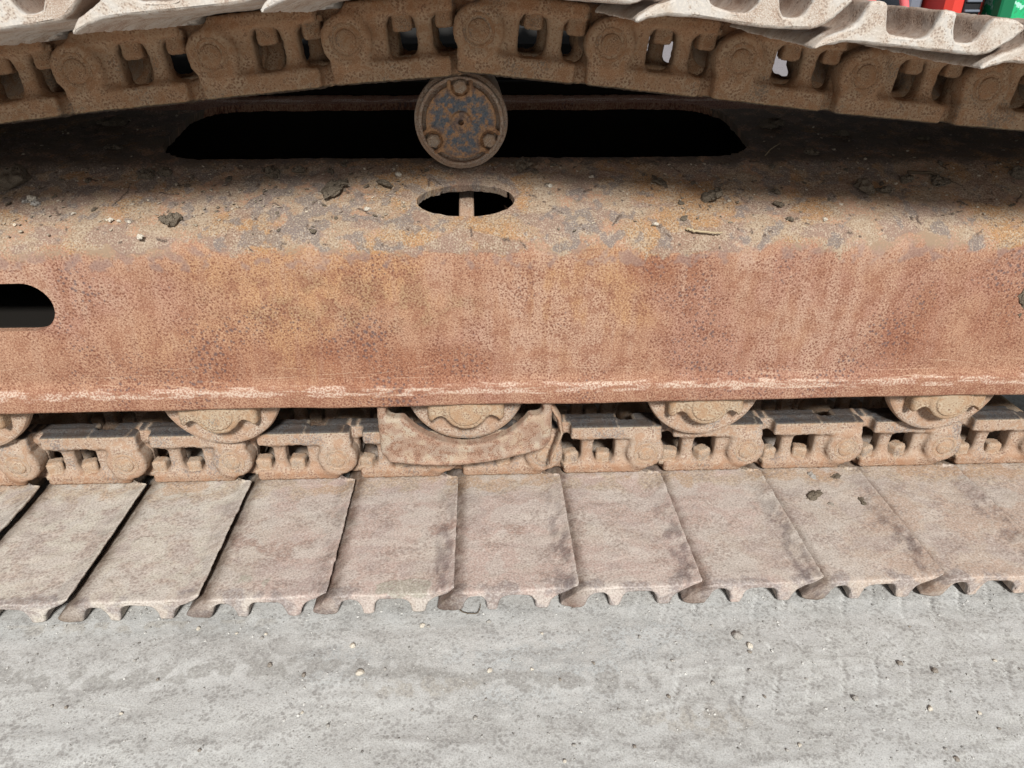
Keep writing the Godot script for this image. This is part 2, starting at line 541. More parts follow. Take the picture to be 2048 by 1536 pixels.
func build_beam_texture() -> void:
	var w := 2048
	var h := 668
	var big := noise_bytes(w, h, 51, 0.0035, 4)
	var big2 := noise_bytes(w, h, 52, 0.006, 5)
	var mid := noise_bytes(w, h, 53, 0.02, 4)
	var mid2 := noise_bytes(w, h, 54, 0.03, 4)
	var spk := noise_bytes(w, h, 55, 0.19, 2, FastNoiseLite.TYPE_SIMPLEX)
	var spk2 := noise_bytes(w, h, 56, 0.085, 3, FastNoiseLite.TYPE_SIMPLEX)
	var fine := noise_bytes(w, h, 57, 0.33, 1, FastNoiseLite.TYPE_SIMPLEX)
	var streak := noise_bytes(w, h, 58, 0.03, 4, FastNoiseLite.TYPE_SIMPLEX, false, 1, 8)
	var scr := noise_bytes(w, h, 59, 0.09, 3, FastNoiseLite.TYPE_SIMPLEX, false, 8, 1)
	var ridge := noise_bytes(w, h, 60, 0.011, 4, FastNoiseLite.TYPE_SIMPLEX_SMOOTH, false, 1, 1, true)
	var sheet := noise_bytes(w, h, 61, 0.016, 4, FastNoiseLite.TYPE_SIMPLEX_SMOOTH, false, 2, 1)
	var face := func(u: float, v: float) -> float: return 1.0 - smoothstep(0.392, 0.412, v + 0.030 * n3.get_noise_3d(u * 14.0, 2.0, 0.0) + 0.020 * n3.get_noise_3d(u * 70.0, v * 14.0, 7.0))
	var slope := func(u: float, v: float) -> float: return smoothstep(0.378, 0.398, v + 0.030 * n3.get_noise_3d(u * 14.0, 2.0, 0.0) + 0.020 * n3.get_noise_3d(u * 70.0, v * 14.0, 7.0))
	var px := func(x: float) -> float: return (x - BX0) / BW
	# zones seen on the face: an orange middle, pinker right half, deep red spots
	var orange := func(u: float, v: float) -> float: return face.call(u, v) * (spot(u, v, 0.36, 0.27, 0.20, 0.19) + 0.8 * spot(u, v, 0.56, 0.33, 0.06, 0.10))
	var pink := func(u: float, v: float) -> float: return face.call(u, v) * maxf(maxf(spot(u, v, 0.70, 0.22, 0.2, 0.25), spot(u, v, 0.16, 0.3, 0.13, 0.12)), spot(u, v, 0.45, 0.11, 0.06, 0.2))
	var olive := func(u: float, v: float) -> float: return face.call(u, v) * spot(u, v, 0.37, 0.28, 0.13, 0.09)
	var deep := func(u: float, v: float) -> float: return face.call(u, v) * maxf(spot(u, v, 0.36, 0.13, 0.17, 0.10), maxf(spot(u, v, 0.58, 0.345, 0.06, 0.05), 0.8 * spot(u, v, 0.80, 0.18, 0.1, 0.2)))
	var strip := func(u: float, v: float) -> float: return bump01(v, 0.058, 0.094, 0.012)
	var low := func(u: float, v: float) -> float: return 1.0 - smoothstep(0.09, 0.11, v)
	var upper_edge := func(u: float, v: float) -> float: return bump01(v, 0.345, 0.385, 0.02) * bump01(u, 0.27, 0.5, 0.05)
	var d1 := blend(blend(dots(w, h, 62, 0.26), big2, 0.82, 0.18), mid, 0.86, 0.16)
	var d2 := blend(blend(dots(w, h, 63, 0.38), big, 0.82, 0.18), mid2, 0.86, 0.16)
	var d3 := blend(dots(w, h, 64, 0.11), big2, 0.72, 0.4)
	var pale := func(u: float, v: float) -> float: return face.call(u, v) * maxf(maxf(spot(u, v, 0.505, 0.24, 0.07, 0.2), 0.9 * spot(u, v, 0.70, 0.20, 0.06, 0.22)), maxf(0.8 * spot(u, v, 0.15, 0.32, 0.1, 0.1), 0.7 * spot(u, v, 0.63, 0.34, 0.1, 0.08)))
	var deck := func(u: float, v: float) -> float: return smoothstep(0.33, 0.43, v)
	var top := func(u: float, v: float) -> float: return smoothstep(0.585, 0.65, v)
	var bend := func(u: float, v: float) -> float: return bump01(v, 0.345, 0.42, 0.025)
	var soft := blend(spk, mid, 0.4, 0.6)
	var layers := [
		# face
		[[big, orange], ramp(0.15, 0.5, 0.9), Color(0.60, 0.36, 0.185)],
		[[big2, pink], ramp(0.2, 0.5, 0.85), Color(0.50, 0.285, 0.215)],
		[[mid, olive], ramp(0.3, 0.62, 0.6), Color(0.40, 0.285, 0.165)],
		[[blend(big2, streak, 0.5, 0.5), deep], ramp(0.24, 0.55, 0.85), Color(0.37, 0.16, 0.09)],
		[[blend(mid, streak, 0.5, 0.5), pale], ramp(0.22, 0.55, 0.75), Color(0.66, 0.47, 0.36)],
		[[streak, face], ramp(0.56, 0.76, 0.35), Color(0.58, 0.40, 0.29)],
		[[streak, face], ramp(0.42, 0.28, 0.3), Color(0.38, 0.20, 0.125)],
		[[mid2, face], ramp(0.55, 0.75, 0.45), Color(0.38, 0.18, 0.11)],
		[[fine, face], ramp(0.58, 0.82, 0.55), Color(0.70, 0.48, 0.34), 0.16],
		[[fine, face], ramp(0.42, 0.2, 0.5), Color(0.27, 0.12, 0.075), -0.12],
		[blend(d1, spk, 0.78, 0.24), ramp(0.645, 0.76, 0.8), Color(0.19, 0.075, 0.048), -0.28],
		[blend(d2, fine, 0.8, 0.22), ramp(0.635, 0.77, 0.6), Color(0.24, 0.095, 0.06), -0.18],
		[[d3, face], ramp(0.89, 0.95, 0.6), Color(0.13, 0.10, 0.11), -0.1],
		# the worn bead along the bottom edge
		[[blend(scr, mid2, 0.5, 0.5), strip], ramp(0.36, 0.56, 0.9), Color(0.76, 0.59, 0.475)],
		[[scr, strip], ramp(0.50, 0.66, 0.5), Color(0.82, 0.68, 0.55)],
		[[spk, strip], ramp(0.52, 0.66, 0.7), Color(0.42, 0.20, 0.13)],
		[[d2, low], ramp(0.64, 0.75, 0.6), Color(0.30, 0.13, 0.085)],
		[[mid2, bend], ramp(0.46, 0.66, 0.5), Color(0.34, 0.26, 0.24)],
		[[blend(big2, spk, 0.7, 0.3), bend], ramp(0.36, 0.24, 0.4), Color(0.60, 0.44, 0.35)],
		# sloping top: dirt, flaking scale, orange rust, grey bare metal
		[[soft, deck], ramp(0.26, 0.50, 0.95), Color(0.40, 0.295, 0.205)],
		[[blend(big2, spk, 0.75, 0.25), slope], ramp(0.50, 0.62, 0.75), Color(0.47, 0.26, 0.115)],
		[[sheet, slope], ramp(0.52, 0.62, 0.75), Color(0.32, 0.225, 0.185), 0.3],
		[[blend(mid, fine, 0.7, 0.3), slope], ramp(0.53, 0.64, 0.7), Color(0.52, 0.42, 0.31), 0.12],
		[[blend(mid2, big, 0.6, 0.4), slope], ramp(0.54, 0.62, 0.75), Color(0.235, 0.205, 0.195), -0.25],
		[[d1, slope], ramp(0.66, 0.77, 0.65), Color(0.22, 0.145, 0.10), -0.25],
		[[blend(spk2, fine, 0.6, 0.4), slope], ramp(0.60, 0.72, 0.65), Color(0.62, 0.53, 0.43), 0.3],
		[[ridge, slope], ramp(0.86, 0.92, 0.85), Color(0.11, 0.08, 0.065), -0.45],
		[[fine, slope], ramp(0.62, 0.85, 0.5), Color(0.6, 0.5, 0.38), 0.2],
		# flat top darkened in the colour to stand in for shade
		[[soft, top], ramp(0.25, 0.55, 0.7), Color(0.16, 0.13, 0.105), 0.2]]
	var pair := paint(w, h, Color(0.54, 0.32, 0.21), layers)
	var rng := RandomNumberGenerator.new()
	rng.seed = 4
	for k in 70: scratch(pair[0], rng, rng.randf() * w, rng.randf_range(60, 250), rng.randf_range(10, 60), rng.randf_range(0.9, 1.9), Color(0.86, 0.70, 0.58), 0.55)
	for k in 60: scratch(pair[0], rng, rng.randf() * w, rng.randf_range(52, 92), rng.randf_range(25, 120), rng.randf_range(-0.03, 0.03), Color(0.93, 0.84, 0.74), 0.6)
	for k in 25: scratch(pair[0], rng, rng.randf() * w, rng.randf_range(90, 260), rng.randf_range(20, 90), rng.randf_range(-0.3, 0.3), Color(0.36, 0.2, 0.15), 0.5)
	P.beam = pair

const SX0 := -1.25              # the shoes' picture: 2.7 m of track, 0.5 m across
const SW := 2.7
const SH := 0.5

func build_shoe_texture() -> void:
	var w := 2048
	var h := 384
	var big := noise_bytes(w, h, 71, 0.006, 4)
	var mid := noise_bytes(w, h, 72, 0.02, 5)
	var mid2 := noise_bytes(w, h, 73, 0.026, 4, FastNoiseLite.TYPE_SIMPLEX_SMOOTH, false, 3, 1)
	var spk := noise_bytes(w, h, 74, 0.12, 3, FastNoiseLite.TYPE_SIMPLEX)
	var fine := noise_bytes(w, h, 75, 0.3, 2, FastNoiseLite.TYPE_SIMPLEX)
	var ridge := noise_bytes(w, h, 76, 0.02, 4, FastNoiseLite.TYPE_SIMPLEX_SMOOTH, false, 2, 1, true)
	var patch := noise_bytes(w, h, 77, 0.012, 5)
	# v = 0.1 at the outer edge, 0.68 at the links
	var left := func(u: float, v: float) -> float: return 1.0 - smoothstep(0.30, 0.37, u)
	var right := func(u: float, v: float) -> float: return smoothstep(0.62, 0.74, u)
	var inner := func(u: float, v: float) -> float: return smoothstep(0.48, 0.66, v)
	var middle := func(u: float, v: float) -> float: return bump01(u, 0.34, 0.66, 0.04)
	var outer := func(u: float, v: float) -> float: return 1.0 - smoothstep(0.10, 0.22, v)
	var lips := func(u: float, v: float) -> float:
		var x := SX0 + u * SW
		var t := fposmod(x + 0.035, PITCH) - 0.035       # 0 at the raised lip of a shoe
		return clampf(1.2 - absf(t) / 0.03, 0.0, 1.0) * smoothstep(0.3, 0.5, u) * (1.0 - smoothstep(0.35, 0.7, v))
	var wet := func(u: float, v: float) -> float: return maxf(spot(u, v, 0.364, 0.19, 0.035, 0.1), spot(u, v, 0.43, 0.13, 0.03, 0.07))
	var rusty := func(u: float, v: float) -> float: return maxf(bump01(v, 0.36, 0.42, 0.02) * bump01(u, 0.44, 0.53, 0.01), spot(u, v, 0.35, 0.35, 0.04, 0.12))
	var pair := paint(w, h, Color(0.44, 0.38, 0.33), [
		[[big, middle], ramp(0.2, 0.5, 0.8), Color(0.44, 0.335, 0.30)],
		[[blend(big, mid, 0.5, 0.5), left], ramp(0.2, 0.46, 0.9), Color(0.52, 0.485, 0.42)],
		[[big, right], ramp(0.2, 0.5, 0.75), Color(0.455, 0.365, 0.30)],
		[mid, ramp(0.52, 0.70, 0.45), Color(0.40, 0.295, 0.25)],
		[patch, ramp(0.56, 0.66, 0.5), Color(0.50, 0.465, 0.43), 0.1],
		[patch, ramp(0.42, 0.30, 0.5), Color(0.36, 0.30, 0.28)],
		[mid2, ramp(0.54, 0.72, 0.5), Color(0.53, 0.475, 0.425), 0.1],
		[[patch, right], ramp(0.52, 0.62, 0.45), Color(0.39, 0.25, 0.18)],
		[[mid, inner], ramp(0.32, 0.62, 0.65), Color(0.44, 0.355, 0.26)],
		[[patch, inner], ramp(0.55, 0.66, 0.6), Color(0.40, 0.26, 0.165)],
		[[mid, rusty], ramp(0.44, 0.60, 0.6), Color(0.30, 0.20, 0.165)],
		[[mid, outer], ramp(0.46, 0.60, 0.6), Color(0.24, 0.215, 0.215)],
		[[patch, wet], ramp(0.40, 0.45, 0.85), Color(0.345, 0.325, 0.27), 0.25],
		[[ridge, left], ramp(0.82, 0.92, 0.6), Color(0.22, 0.19, 0.155), -0.35],
		[ridge, ramp(0.93, 0.97, 0.5), Color(0.24, 0.20, 0.17), -0.3],
		[blend(dots(w, h, 78, 0.16), mid, 0.65, 0.5), ramp(0.74, 0.87, 0.55), Color(0.26, 0.205, 0.18), -0.25],
		[spk, ramp(0.42, 0.26, 0.4), Color(0.56, 0.515, 0.47), 0.15],
		[fine, ramp(0.62, 0.82, 0.5), Color(0.21, 0.17, 0.15), -0.25],
		[fine, ramp(0.34, 0.2, 0.5), Color(0.63, 0.585, 0.535), 0.2]])
	var rng := RandomNumberGenerator.new()
	rng.seed = 14
	for k in 160: scratch(pair[0], rng, rng.randf() * w, rng.randf() * h, rng.randf_range(8, 50), rng.randf_range(-0.5, 0.5), Color(0.84, 0.80, 0.75) if k % 3 else Color(0.36, 0.31, 0.28), 0.5)
	P.shoe = pair

func build_ground_texture() -> void:
	var w := 2048
	var h := 1024
	var big := noise_bytes(w, h, 91, 0.004, 4, FastNoiseLite.TYPE_SIMPLEX_SMOOTH, true)
	var flow := noise_bytes(w, h, 92, 0.012, 5, FastNoiseLite.TYPE_SIMPLEX_SMOOTH, true, 2, 1)
	var mid := noise_bytes(w, h, 93, 0.024, 5, FastNoiseLite.TYPE_SIMPLEX_SMOOTH, true)
	var spk := noise_bytes(w, h, 94, 0.11, 3, FastNoiseLite.TYPE_SIMPLEX, true)
	var fine := noise_bytes(w, h, 95, 0.3, 2, FastNoiseLite.TYPE_SIMPLEX, true)
	var ridge := noise_bytes(w, h, 96, 0.009, 4, FastNoiseLite.TYPE_SIMPLEX_SMOOTH, true, 2, 1, true)
	# u runs over two metres, v over one; the strip in view is v 0 to 0.3
	var xx := func(u: float) -> float: return u * 2.0 if u < 0.5 else u * 2.0 - 2.0
	var band := func(u: float, v: float) -> float:
		var x: float = xx.call(u)
		var c: float = 0.085 + 0.05 * (x + 0.6) + 0.012 * sin(x * 9.0)
		return clampf(1.3 - absf(v - c) / 0.022, 0.0, 1.0) * smoothstep(0.45, 0.2, x)
	var pale := func(u: float, v: float) -> float:
		var x: float = xx.call(u)
		return smoothstep(0.10, 0.13, v - 0.05 * (x + 0.6)) * smoothstep(0.1, -0.1, x) * (1.0 - smoothstep(0.3, 0.34, v))
	var right := func(u: float, v: float) -> float:
		var x: float = xx.call(u)
		return smoothstep(0.2, 0.5, x) * (1.0 - smoothstep(0.3, 0.36, v))
	var blue := func(u: float, v: float) -> float:
		var x: float = xx.call(u)
		return maxf(spot(x, v, -0.16, 0.09, 0.09, 0.05), maxf(spot(x, v, 0.12, 0.11, 0.2, 0.08), spot(x, v, 0.3, 0.06, 0.15, 0.05)))
	var tan := func(u: float, v: float) -> float:
		var x: float = xx.call(u)
		return maxf(spot(x, v, -0.04, 0.135, 0.14, 0.022), maxf(spot(x, v, 0.33, 0.2, 0.1, 0.03), spot(x, v, -0.5, 0.0, 0.3, 0.03)))
	var pair := paint(w, h, Color(0.445, 0.443, 0.428), [
		[big, ramp(0.46, 0.66, 0.6), Color(0.39, 0.39, 0.378)],
		[[mid, blue], ramp(0.2, 0.5, 0.7), Color(0.45, 0.475, 0.48)],
		[[blend(flow, mid, 0.5, 0.5), pale], ramp(0.34, 0.50, 0.75), Color(0.52, 0.522, 0.505), 0.15],
		[[blend(flow, mid, 0.5, 0.5), right], ramp(0.46, 0.56, 0.6), Color(0.50, 0.502, 0.48), 0.12],
		[blend(flow, fine, 0.8, 0.2), ramp(0.53, 0.57, 0.4), Color(0.37, 0.365, 0.35), -0.25],
		[blend(flow, spk, 0.8, 0.2), ramp(0.44, 0.40, 0.45), Color(0.50, 0.505, 0.495), 0.2],
		[[mid, band], ramp(0.30, 0.46, 0.8), Color(0.315, 0.308, 0.292), -0.15],
		[[mid, tan], ramp(0.28, 0.5, 0.65), Color(0.38, 0.355, 0.315)],
		[mid, ramp(0.57, 0.74, 0.3), Color(0.37, 0.365, 0.35), -0.1],
		[mid, ramp(0.42, 0.30, 0.45), Color(0.51, 0.512, 0.50), 0.1],
		[ridge, ramp(0.90, 0.96, 0.45), Color(0.29, 0.28, 0.265), -0.3],
		[blend(dots(w, h, 97, 0.14, true), mid, 0.65, 0.5), ramp(0.72, 0.86, 0.6), Color(0.25, 0.24, 0.23), -0.25],
		[spk, ramp(0.40, 0.25, 0.35), Color(0.56, 0.56, 0.545), 0.2],
		[fine, ramp(0.64, 0.84, 0.45), Color(0.24, 0.23, 0.22), -0.2],
		[fine, ramp(0.33, 0.18, 0.4), Color(0.62, 0.615, 0.6), 0.25]])
	var rng := RandomNumberGenerator.new()
	rng.seed = 24
	for k in 150: scratch(pair[0], rng, rng.randf() * w, rng.randf() * 330.0, rng.randf_range(10, 60), rng.randf_range(-0.5, 0.5), Color(0.80, 0.80, 0.78) if k % 2 else Color(0.55, 0.54, 0.52), 0.4)
	for k in 46:
		var lx := rng.randf() * w
		var ly := rng.randf_range(20.0, 320.0)
		var ll := rng.randf_range(60, 330)
		var la := rng.randf_range(0.02, 0.30)
		for e in 4: scratch(pair[0], rng, lx + rng.randf() * 6.0, ly + e * 1.2, ll, la, Color(0.56, 0.55, 0.53) if e < 2 else Color(0.82, 0.82, 0.80), 0.35)
	P.ground = pair

# ------------------------------------------------------------------ ground

func axis(a: float, b: float, step: float, far: float) -> PackedFloat32Array:
	var t := PackedFloat32Array()
	var g := PackedFloat32Array()
	var d := step * 2.0
	var x := a
	while x > -far:
		x -= d
		d *= 1.7
		g.append(x)
	g.reverse()
	t.append_array(g)
	x = a
	while x < b:
		t.append(x)
		x += step
	d = step
	while x < far:
		t.append(x)
		x += d
		d *= 1.7
	t.append(x)
	return t

func ground_height(x: float, z: float) -> float:
	var y := n3.get_noise_3d(x * 2.5, 3.0, z * 6.0) * 0.004 + n3.get_noise_3d(x * 14.0, 9.0, z * 22.0) * 0.0006 + n3.get_noise_3d(x * 60.0, 5.0, z * 90.0) * 0.0007
	# prints that the tread left in the dust: shallow bars across, crossed by long lines
	var k := smoothstep(0.15, 0.4, x) * (1.0 - smoothstep(0.16, 0.24, z))
	var t := absf(fposmod(x + 0.16 * z + 0.01 * sin(z * 40.0), 0.047) / 0.047 - 0.5)
	y -= k * 0.0032 * smoothstep(0.42, 0.48, t) * (0.6 + n3.get_noise_3d(x * 20.0, 1.0, z * 20.0))
	# dried ripples of slurry along the front
	var r := 1.0 - absf(n3.get_noise_3d(x * 3.2 + 5.0, 20.0, z * 9.0 + x)) * 6.0
	y += maxf(r, 0.0) * 0.0012 * smoothstep(0.05, 0.12, z)
	return y

func build_ground() -> void:
	var col := PackedColorArray()
	var xs := axis(-0.95, 1.15, 0.0042, 90.0)
	var zs := axis(-0.06, 0.46, 0.004, 90.0)
	var v := PackedVector3Array()
	var n := PackedVector3Array()
	var uv := PackedVector2Array()
	var idx := PackedInt32Array()
	for z in zs:
		for x in xs:
			var near := smoothstep(1.6, 1.1, absf(x)) * smoothstep(-0.4, -0.05, z) * smoothstep(0.7, 0.42, z)
			v.append(Vector3(x, ground_height(x, z) * near - 0.002, z))
			uv.append(Vector2(x / 2.0, z / 1.0))
			var back := smoothstep(-1.0, -2.0, z)
			col.append(Color(1, 1, 1).lerp(Color(0.62, 0.58, 0.62), back))
	var nx := xs.size()
	for j in zs.size():
		for i in nx:
			var a := v[j * nx + maxi(i - 1, 0)]
			var b := v[j * nx + mini(i + 1, nx - 1)]
			var c := v[maxi(j - 1, 0) * nx + i]
			var d := v[mini(j + 1, zs.size() - 1) * nx + i]
			n.append((d - c).cross(b - a).normalized())
			if i < nx - 1 and j < zs.size() - 1:
				quad(idx, j * nx + i, j * nx + i + 1, (j + 1) * nx + i + 1, (j + 1) * nx + i)
	var g := put("ground", pack(v, n, idx, uv, col), M.ground)
	tag(g, "pale grey dusty hard ground in front of and under the track", "", "", "structure")

# ------------------------------------------------------------------ track frame

func frame_profile() -> Array:
	# points (z, y), from the bottom lip up the face, over the bend, up the slope and back
	var p := [Vector2(-0.262, 0.2285), Vector2(-0.240, 0.2285), Vector2(-0.236, 0.2305), Vector2(-0.2345, 0.2345), Vector2(-0.2340, 0.262), Vector2(-0.2352, 0.2675), Vector2(-0.2385, 0.2725), Vector2(-0.2418, 0.277), Vector2(-0.243, 0.283)]
	for k in range(1, 53): p.append(Vector2(FZ, lerpf(0.283, 0.477, k / 52.0)))
	var s := deg_to_rad(28.0)
	var corner := Vector2(FZ, 0.517)
	var up := Vector2(-cos(s), sin(s))
	var a := corner - Vector2(0, 0.040)
	var b := corner + up * 0.034
	for k in range(1, 9):
		var t := k / 8.0
		p.append(a.lerp(corner, t).lerp(corner.lerp(b, t), t))
	var end := corner + up * 0.1735
	for k in range(1, 37): p.append(b.lerp(end - up * 0.01, k / 36.0))
	var s2 := deg_to_rad(10.0)
	var up2 := Vector2(-cos(s2), sin(s2))
	a = end - up * 0.01
	b = end + up2 * 0.01
	for k in range(1, 5):
		var t := k / 4.0
		p.append(a.lerp(end, t).lerp(end.lerp(b, t), t))
	for k in range(1, 57): p.append(b.lerp(end + up2 * 0.36, k / 56.0))
	return p

# holes as (x, s) shapes: negative inside
func hole_d(x: float, s: float) -> float:
	var q := Vector2(absf(x - 0.0275), s - S_SLOPE - 0.0765)
	var slot := sqrt(pow(q.x / 0.0765, 2.0) + pow(q.y / 0.0365, 2.0)) - 1.0
	# rounded slot in the face, at the far left
	var fx := maxf(absf(x + 0.72) - 0.074, 0.0)
	var oval := (sqrt(fx * fx + pow(s - S_FACE - 0.1285, 2.0)) - 0.0390) / 0.0390
	# long opening in the flat top
	var c := Vector2(absf(x - 0.018) - 0.415, absf(s - S_TOP - 0.149) - 0.052)
	var cut := (c.max(Vector2.ZERO).length() + minf(maxf(c.x, c.y), 0.0) - 0.093) / 0.093
	return minf(minf(slot, oval), cut)

var S_SLOPE := 0.0
var S_TOP := 0.0
var S_FACE := 0.0

func build_frame() -> void:
	var root := thing("track_undercarriage", "rusty steel crawler undercarriage side frame between the upper and lower track runs", "undercarriage", Vector3.ZERO)
	var prof := frame_profile()
	var sl := PackedFloat32Array()
	var acc := 0.0
	for k in prof.size():
		if k > 0: acc += prof[k].distance_to(prof[k - 1])
		sl.append(acc)
		if k == 8: S_FACE = acc - (0.283 - 0.2845)
		if k == 60: S_SLOPE = acc + 0.037
		if k == 108: S_TOP = acc
	var xs := PackedFloat32Array()
	var x := -1.4
	while x < 1.75:
		xs.append(x)
		x += 0.0045
	var nx := xs.size()
	var ny := prof.size()
	var v := PackedVector3Array()
	var n := PackedVector3Array()
	var uv := PackedVector2Array()
	var idx := PackedInt32Array()
	var gx := PackedFloat32Array()
	var gs := PackedFloat32Array()
	gx.resize(nx * ny)
	gs.resize(nx * ny)
	# grid points close to a hole's edge move onto it
	for j in ny:
		for i in nx:
			var px := xs[i]
			var ps := sl[j]
			if ps > 0.08 and absf(hole_d(px, ps)) < 0.35:
				for it in 4:
					var d := hole_d(px, ps)
					var g := Vector2(hole_d(px + 1e-4, ps) - d, hole_d(px, ps + 1e-4) - d) / 1e-4
					if g.length() < 1e-3: break
					var mv := -g.normalized() * d / g.length()
					if it == 0 and mv.length() > 0.0032: break
					px += mv.x
					ps += mv.y
			gx[j * nx + i] = px
			gs[j * nx + i] = ps
	var pt := func(px: float, ps: float) -> Vector2:
		var k := 0
		while k < ny - 2 and sl[k + 1] < ps: k += 1
		return prof[k].lerp(prof[k + 1], (ps - sl[k]) / maxf(sl[k + 1] - sl[k], 1e-6))
	for j in ny:
		var t0: Vector2 = prof[mini(j + 1, ny - 1)] - prof[maxi(j - 1, 0)]
		var nn := Vector3(0, -t0.x, t0.y).normalized()      # (z, y) direction turned outward
		for i in nx:
			var q := j * nx + i
			var p2: Vector2 = prof[j] if absf(gs[q] - sl[j]) < 1e-6 else pt.call(gx[q], gs[q])
			var dent := n3.get_noise_3d(gx[q] * 3.0, gs[q] * 5.0, 0.0) * 0.0025 + n3.get_noise_3d(gx[q] * 14.0, gs[q] * 16.0, 4.0) * 0.0006
			if gs[q] > S_SLOPE: dent += n3.get_noise_3d(gx[q] * 40.0, gs[q] * 60.0, 8.0) * 0.0013
			v.append(Vector3(gx[q], p2.y, p2.x) + nn * dent)
			n.append(nn)
			uv.append(Vector2((gx[q] - BX0) / BW, gs[q] / BH))
	var keep := PackedByteArray()
	keep.resize((nx - 1) * (ny - 1))
	for j in ny - 1:
		for i in nx - 1:
			var q := j * nx + i
			var mx := (gx[q] + gx[q + 1] + gx[q + nx] + gx[q + nx + 1]) * 0.25
			var ms := (gs[q] + gs[q + 1] + gs[q + nx] + gs[q + nx + 1]) * 0.25
			if hole_d(mx, ms) > 0.0:
				keep[j * (nx - 1) + i] = 1
				quad(idx, q, q + 1, q + nx + 1, q + nx)
	# smooth normals from the dented skin
	for j in range(1, ny - 1):
		for i in range(1, nx - 1):
			var q := j * nx + i
			var g := (v[q + 1] - v[q - 1]).cross(v[q + nx] - v[q - nx])
			if g.length() > 1e-12:
				g = g.normalized()
				n[q] = g if g.dot(n[q]) > 0.0 else -g
	# the thickness of the plate round the holes
	var rim := func(a: int, b: int) -> void:
		var base := v.size()
		var na := n[a]
		var nb := n[b]
		var side := (v[b] - v[a]).cross(na).normalized()
		for e in [[a, 0.0], [b, 0.0], [b, 0.013], [a, 0.013]]:
			v.append(v[e[0]] - (na if e[0] == a else nb) * e[1])
			n.append(side)
			uv.append(uv[e[0]] + Vector2(0.0, e[1] * 0.8))
		quad(idx, base, base + 1, base + 2, base + 3)
	for j in range(1, ny - 2):
		for i in range(1, nx - 2):
			if keep[j * (nx - 1) + i]: continue
			var q := j * nx + i
			if keep[j * (nx - 1) + i - 1]: rim.call(q, q + nx)
			if keep[j * (nx - 1) + i + 1]: rim.call(q + 1, q + nx + 1)
			if keep[(j - 1) * (nx - 1) + i]: rim.call(q, q + 1)
			if keep[(j + 1) * (nx - 1) + i]: rim.call(q + nx, q + nx + 1)
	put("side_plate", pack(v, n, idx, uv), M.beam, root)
	# inside of the box: floor, back wall and the rib seen through the slot
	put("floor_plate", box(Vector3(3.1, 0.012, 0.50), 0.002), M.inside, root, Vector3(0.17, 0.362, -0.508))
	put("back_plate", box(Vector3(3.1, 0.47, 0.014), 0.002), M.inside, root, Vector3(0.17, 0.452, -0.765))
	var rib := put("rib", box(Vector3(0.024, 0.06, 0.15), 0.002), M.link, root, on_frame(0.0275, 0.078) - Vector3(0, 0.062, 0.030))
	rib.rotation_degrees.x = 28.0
	for e in [-1.395, 1.745]: put("added_end_cap", box(Vector3(0.012, 0.30, 0.50), 0.002), M.inside, root, Vector3(e, 0.40, -0.50))  # added caps, out of view, that keep light out of the box
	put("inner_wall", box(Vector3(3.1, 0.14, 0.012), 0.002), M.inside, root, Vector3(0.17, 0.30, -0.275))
	build_carrier(root)
	build_rollers(root)
	build_guard(root)

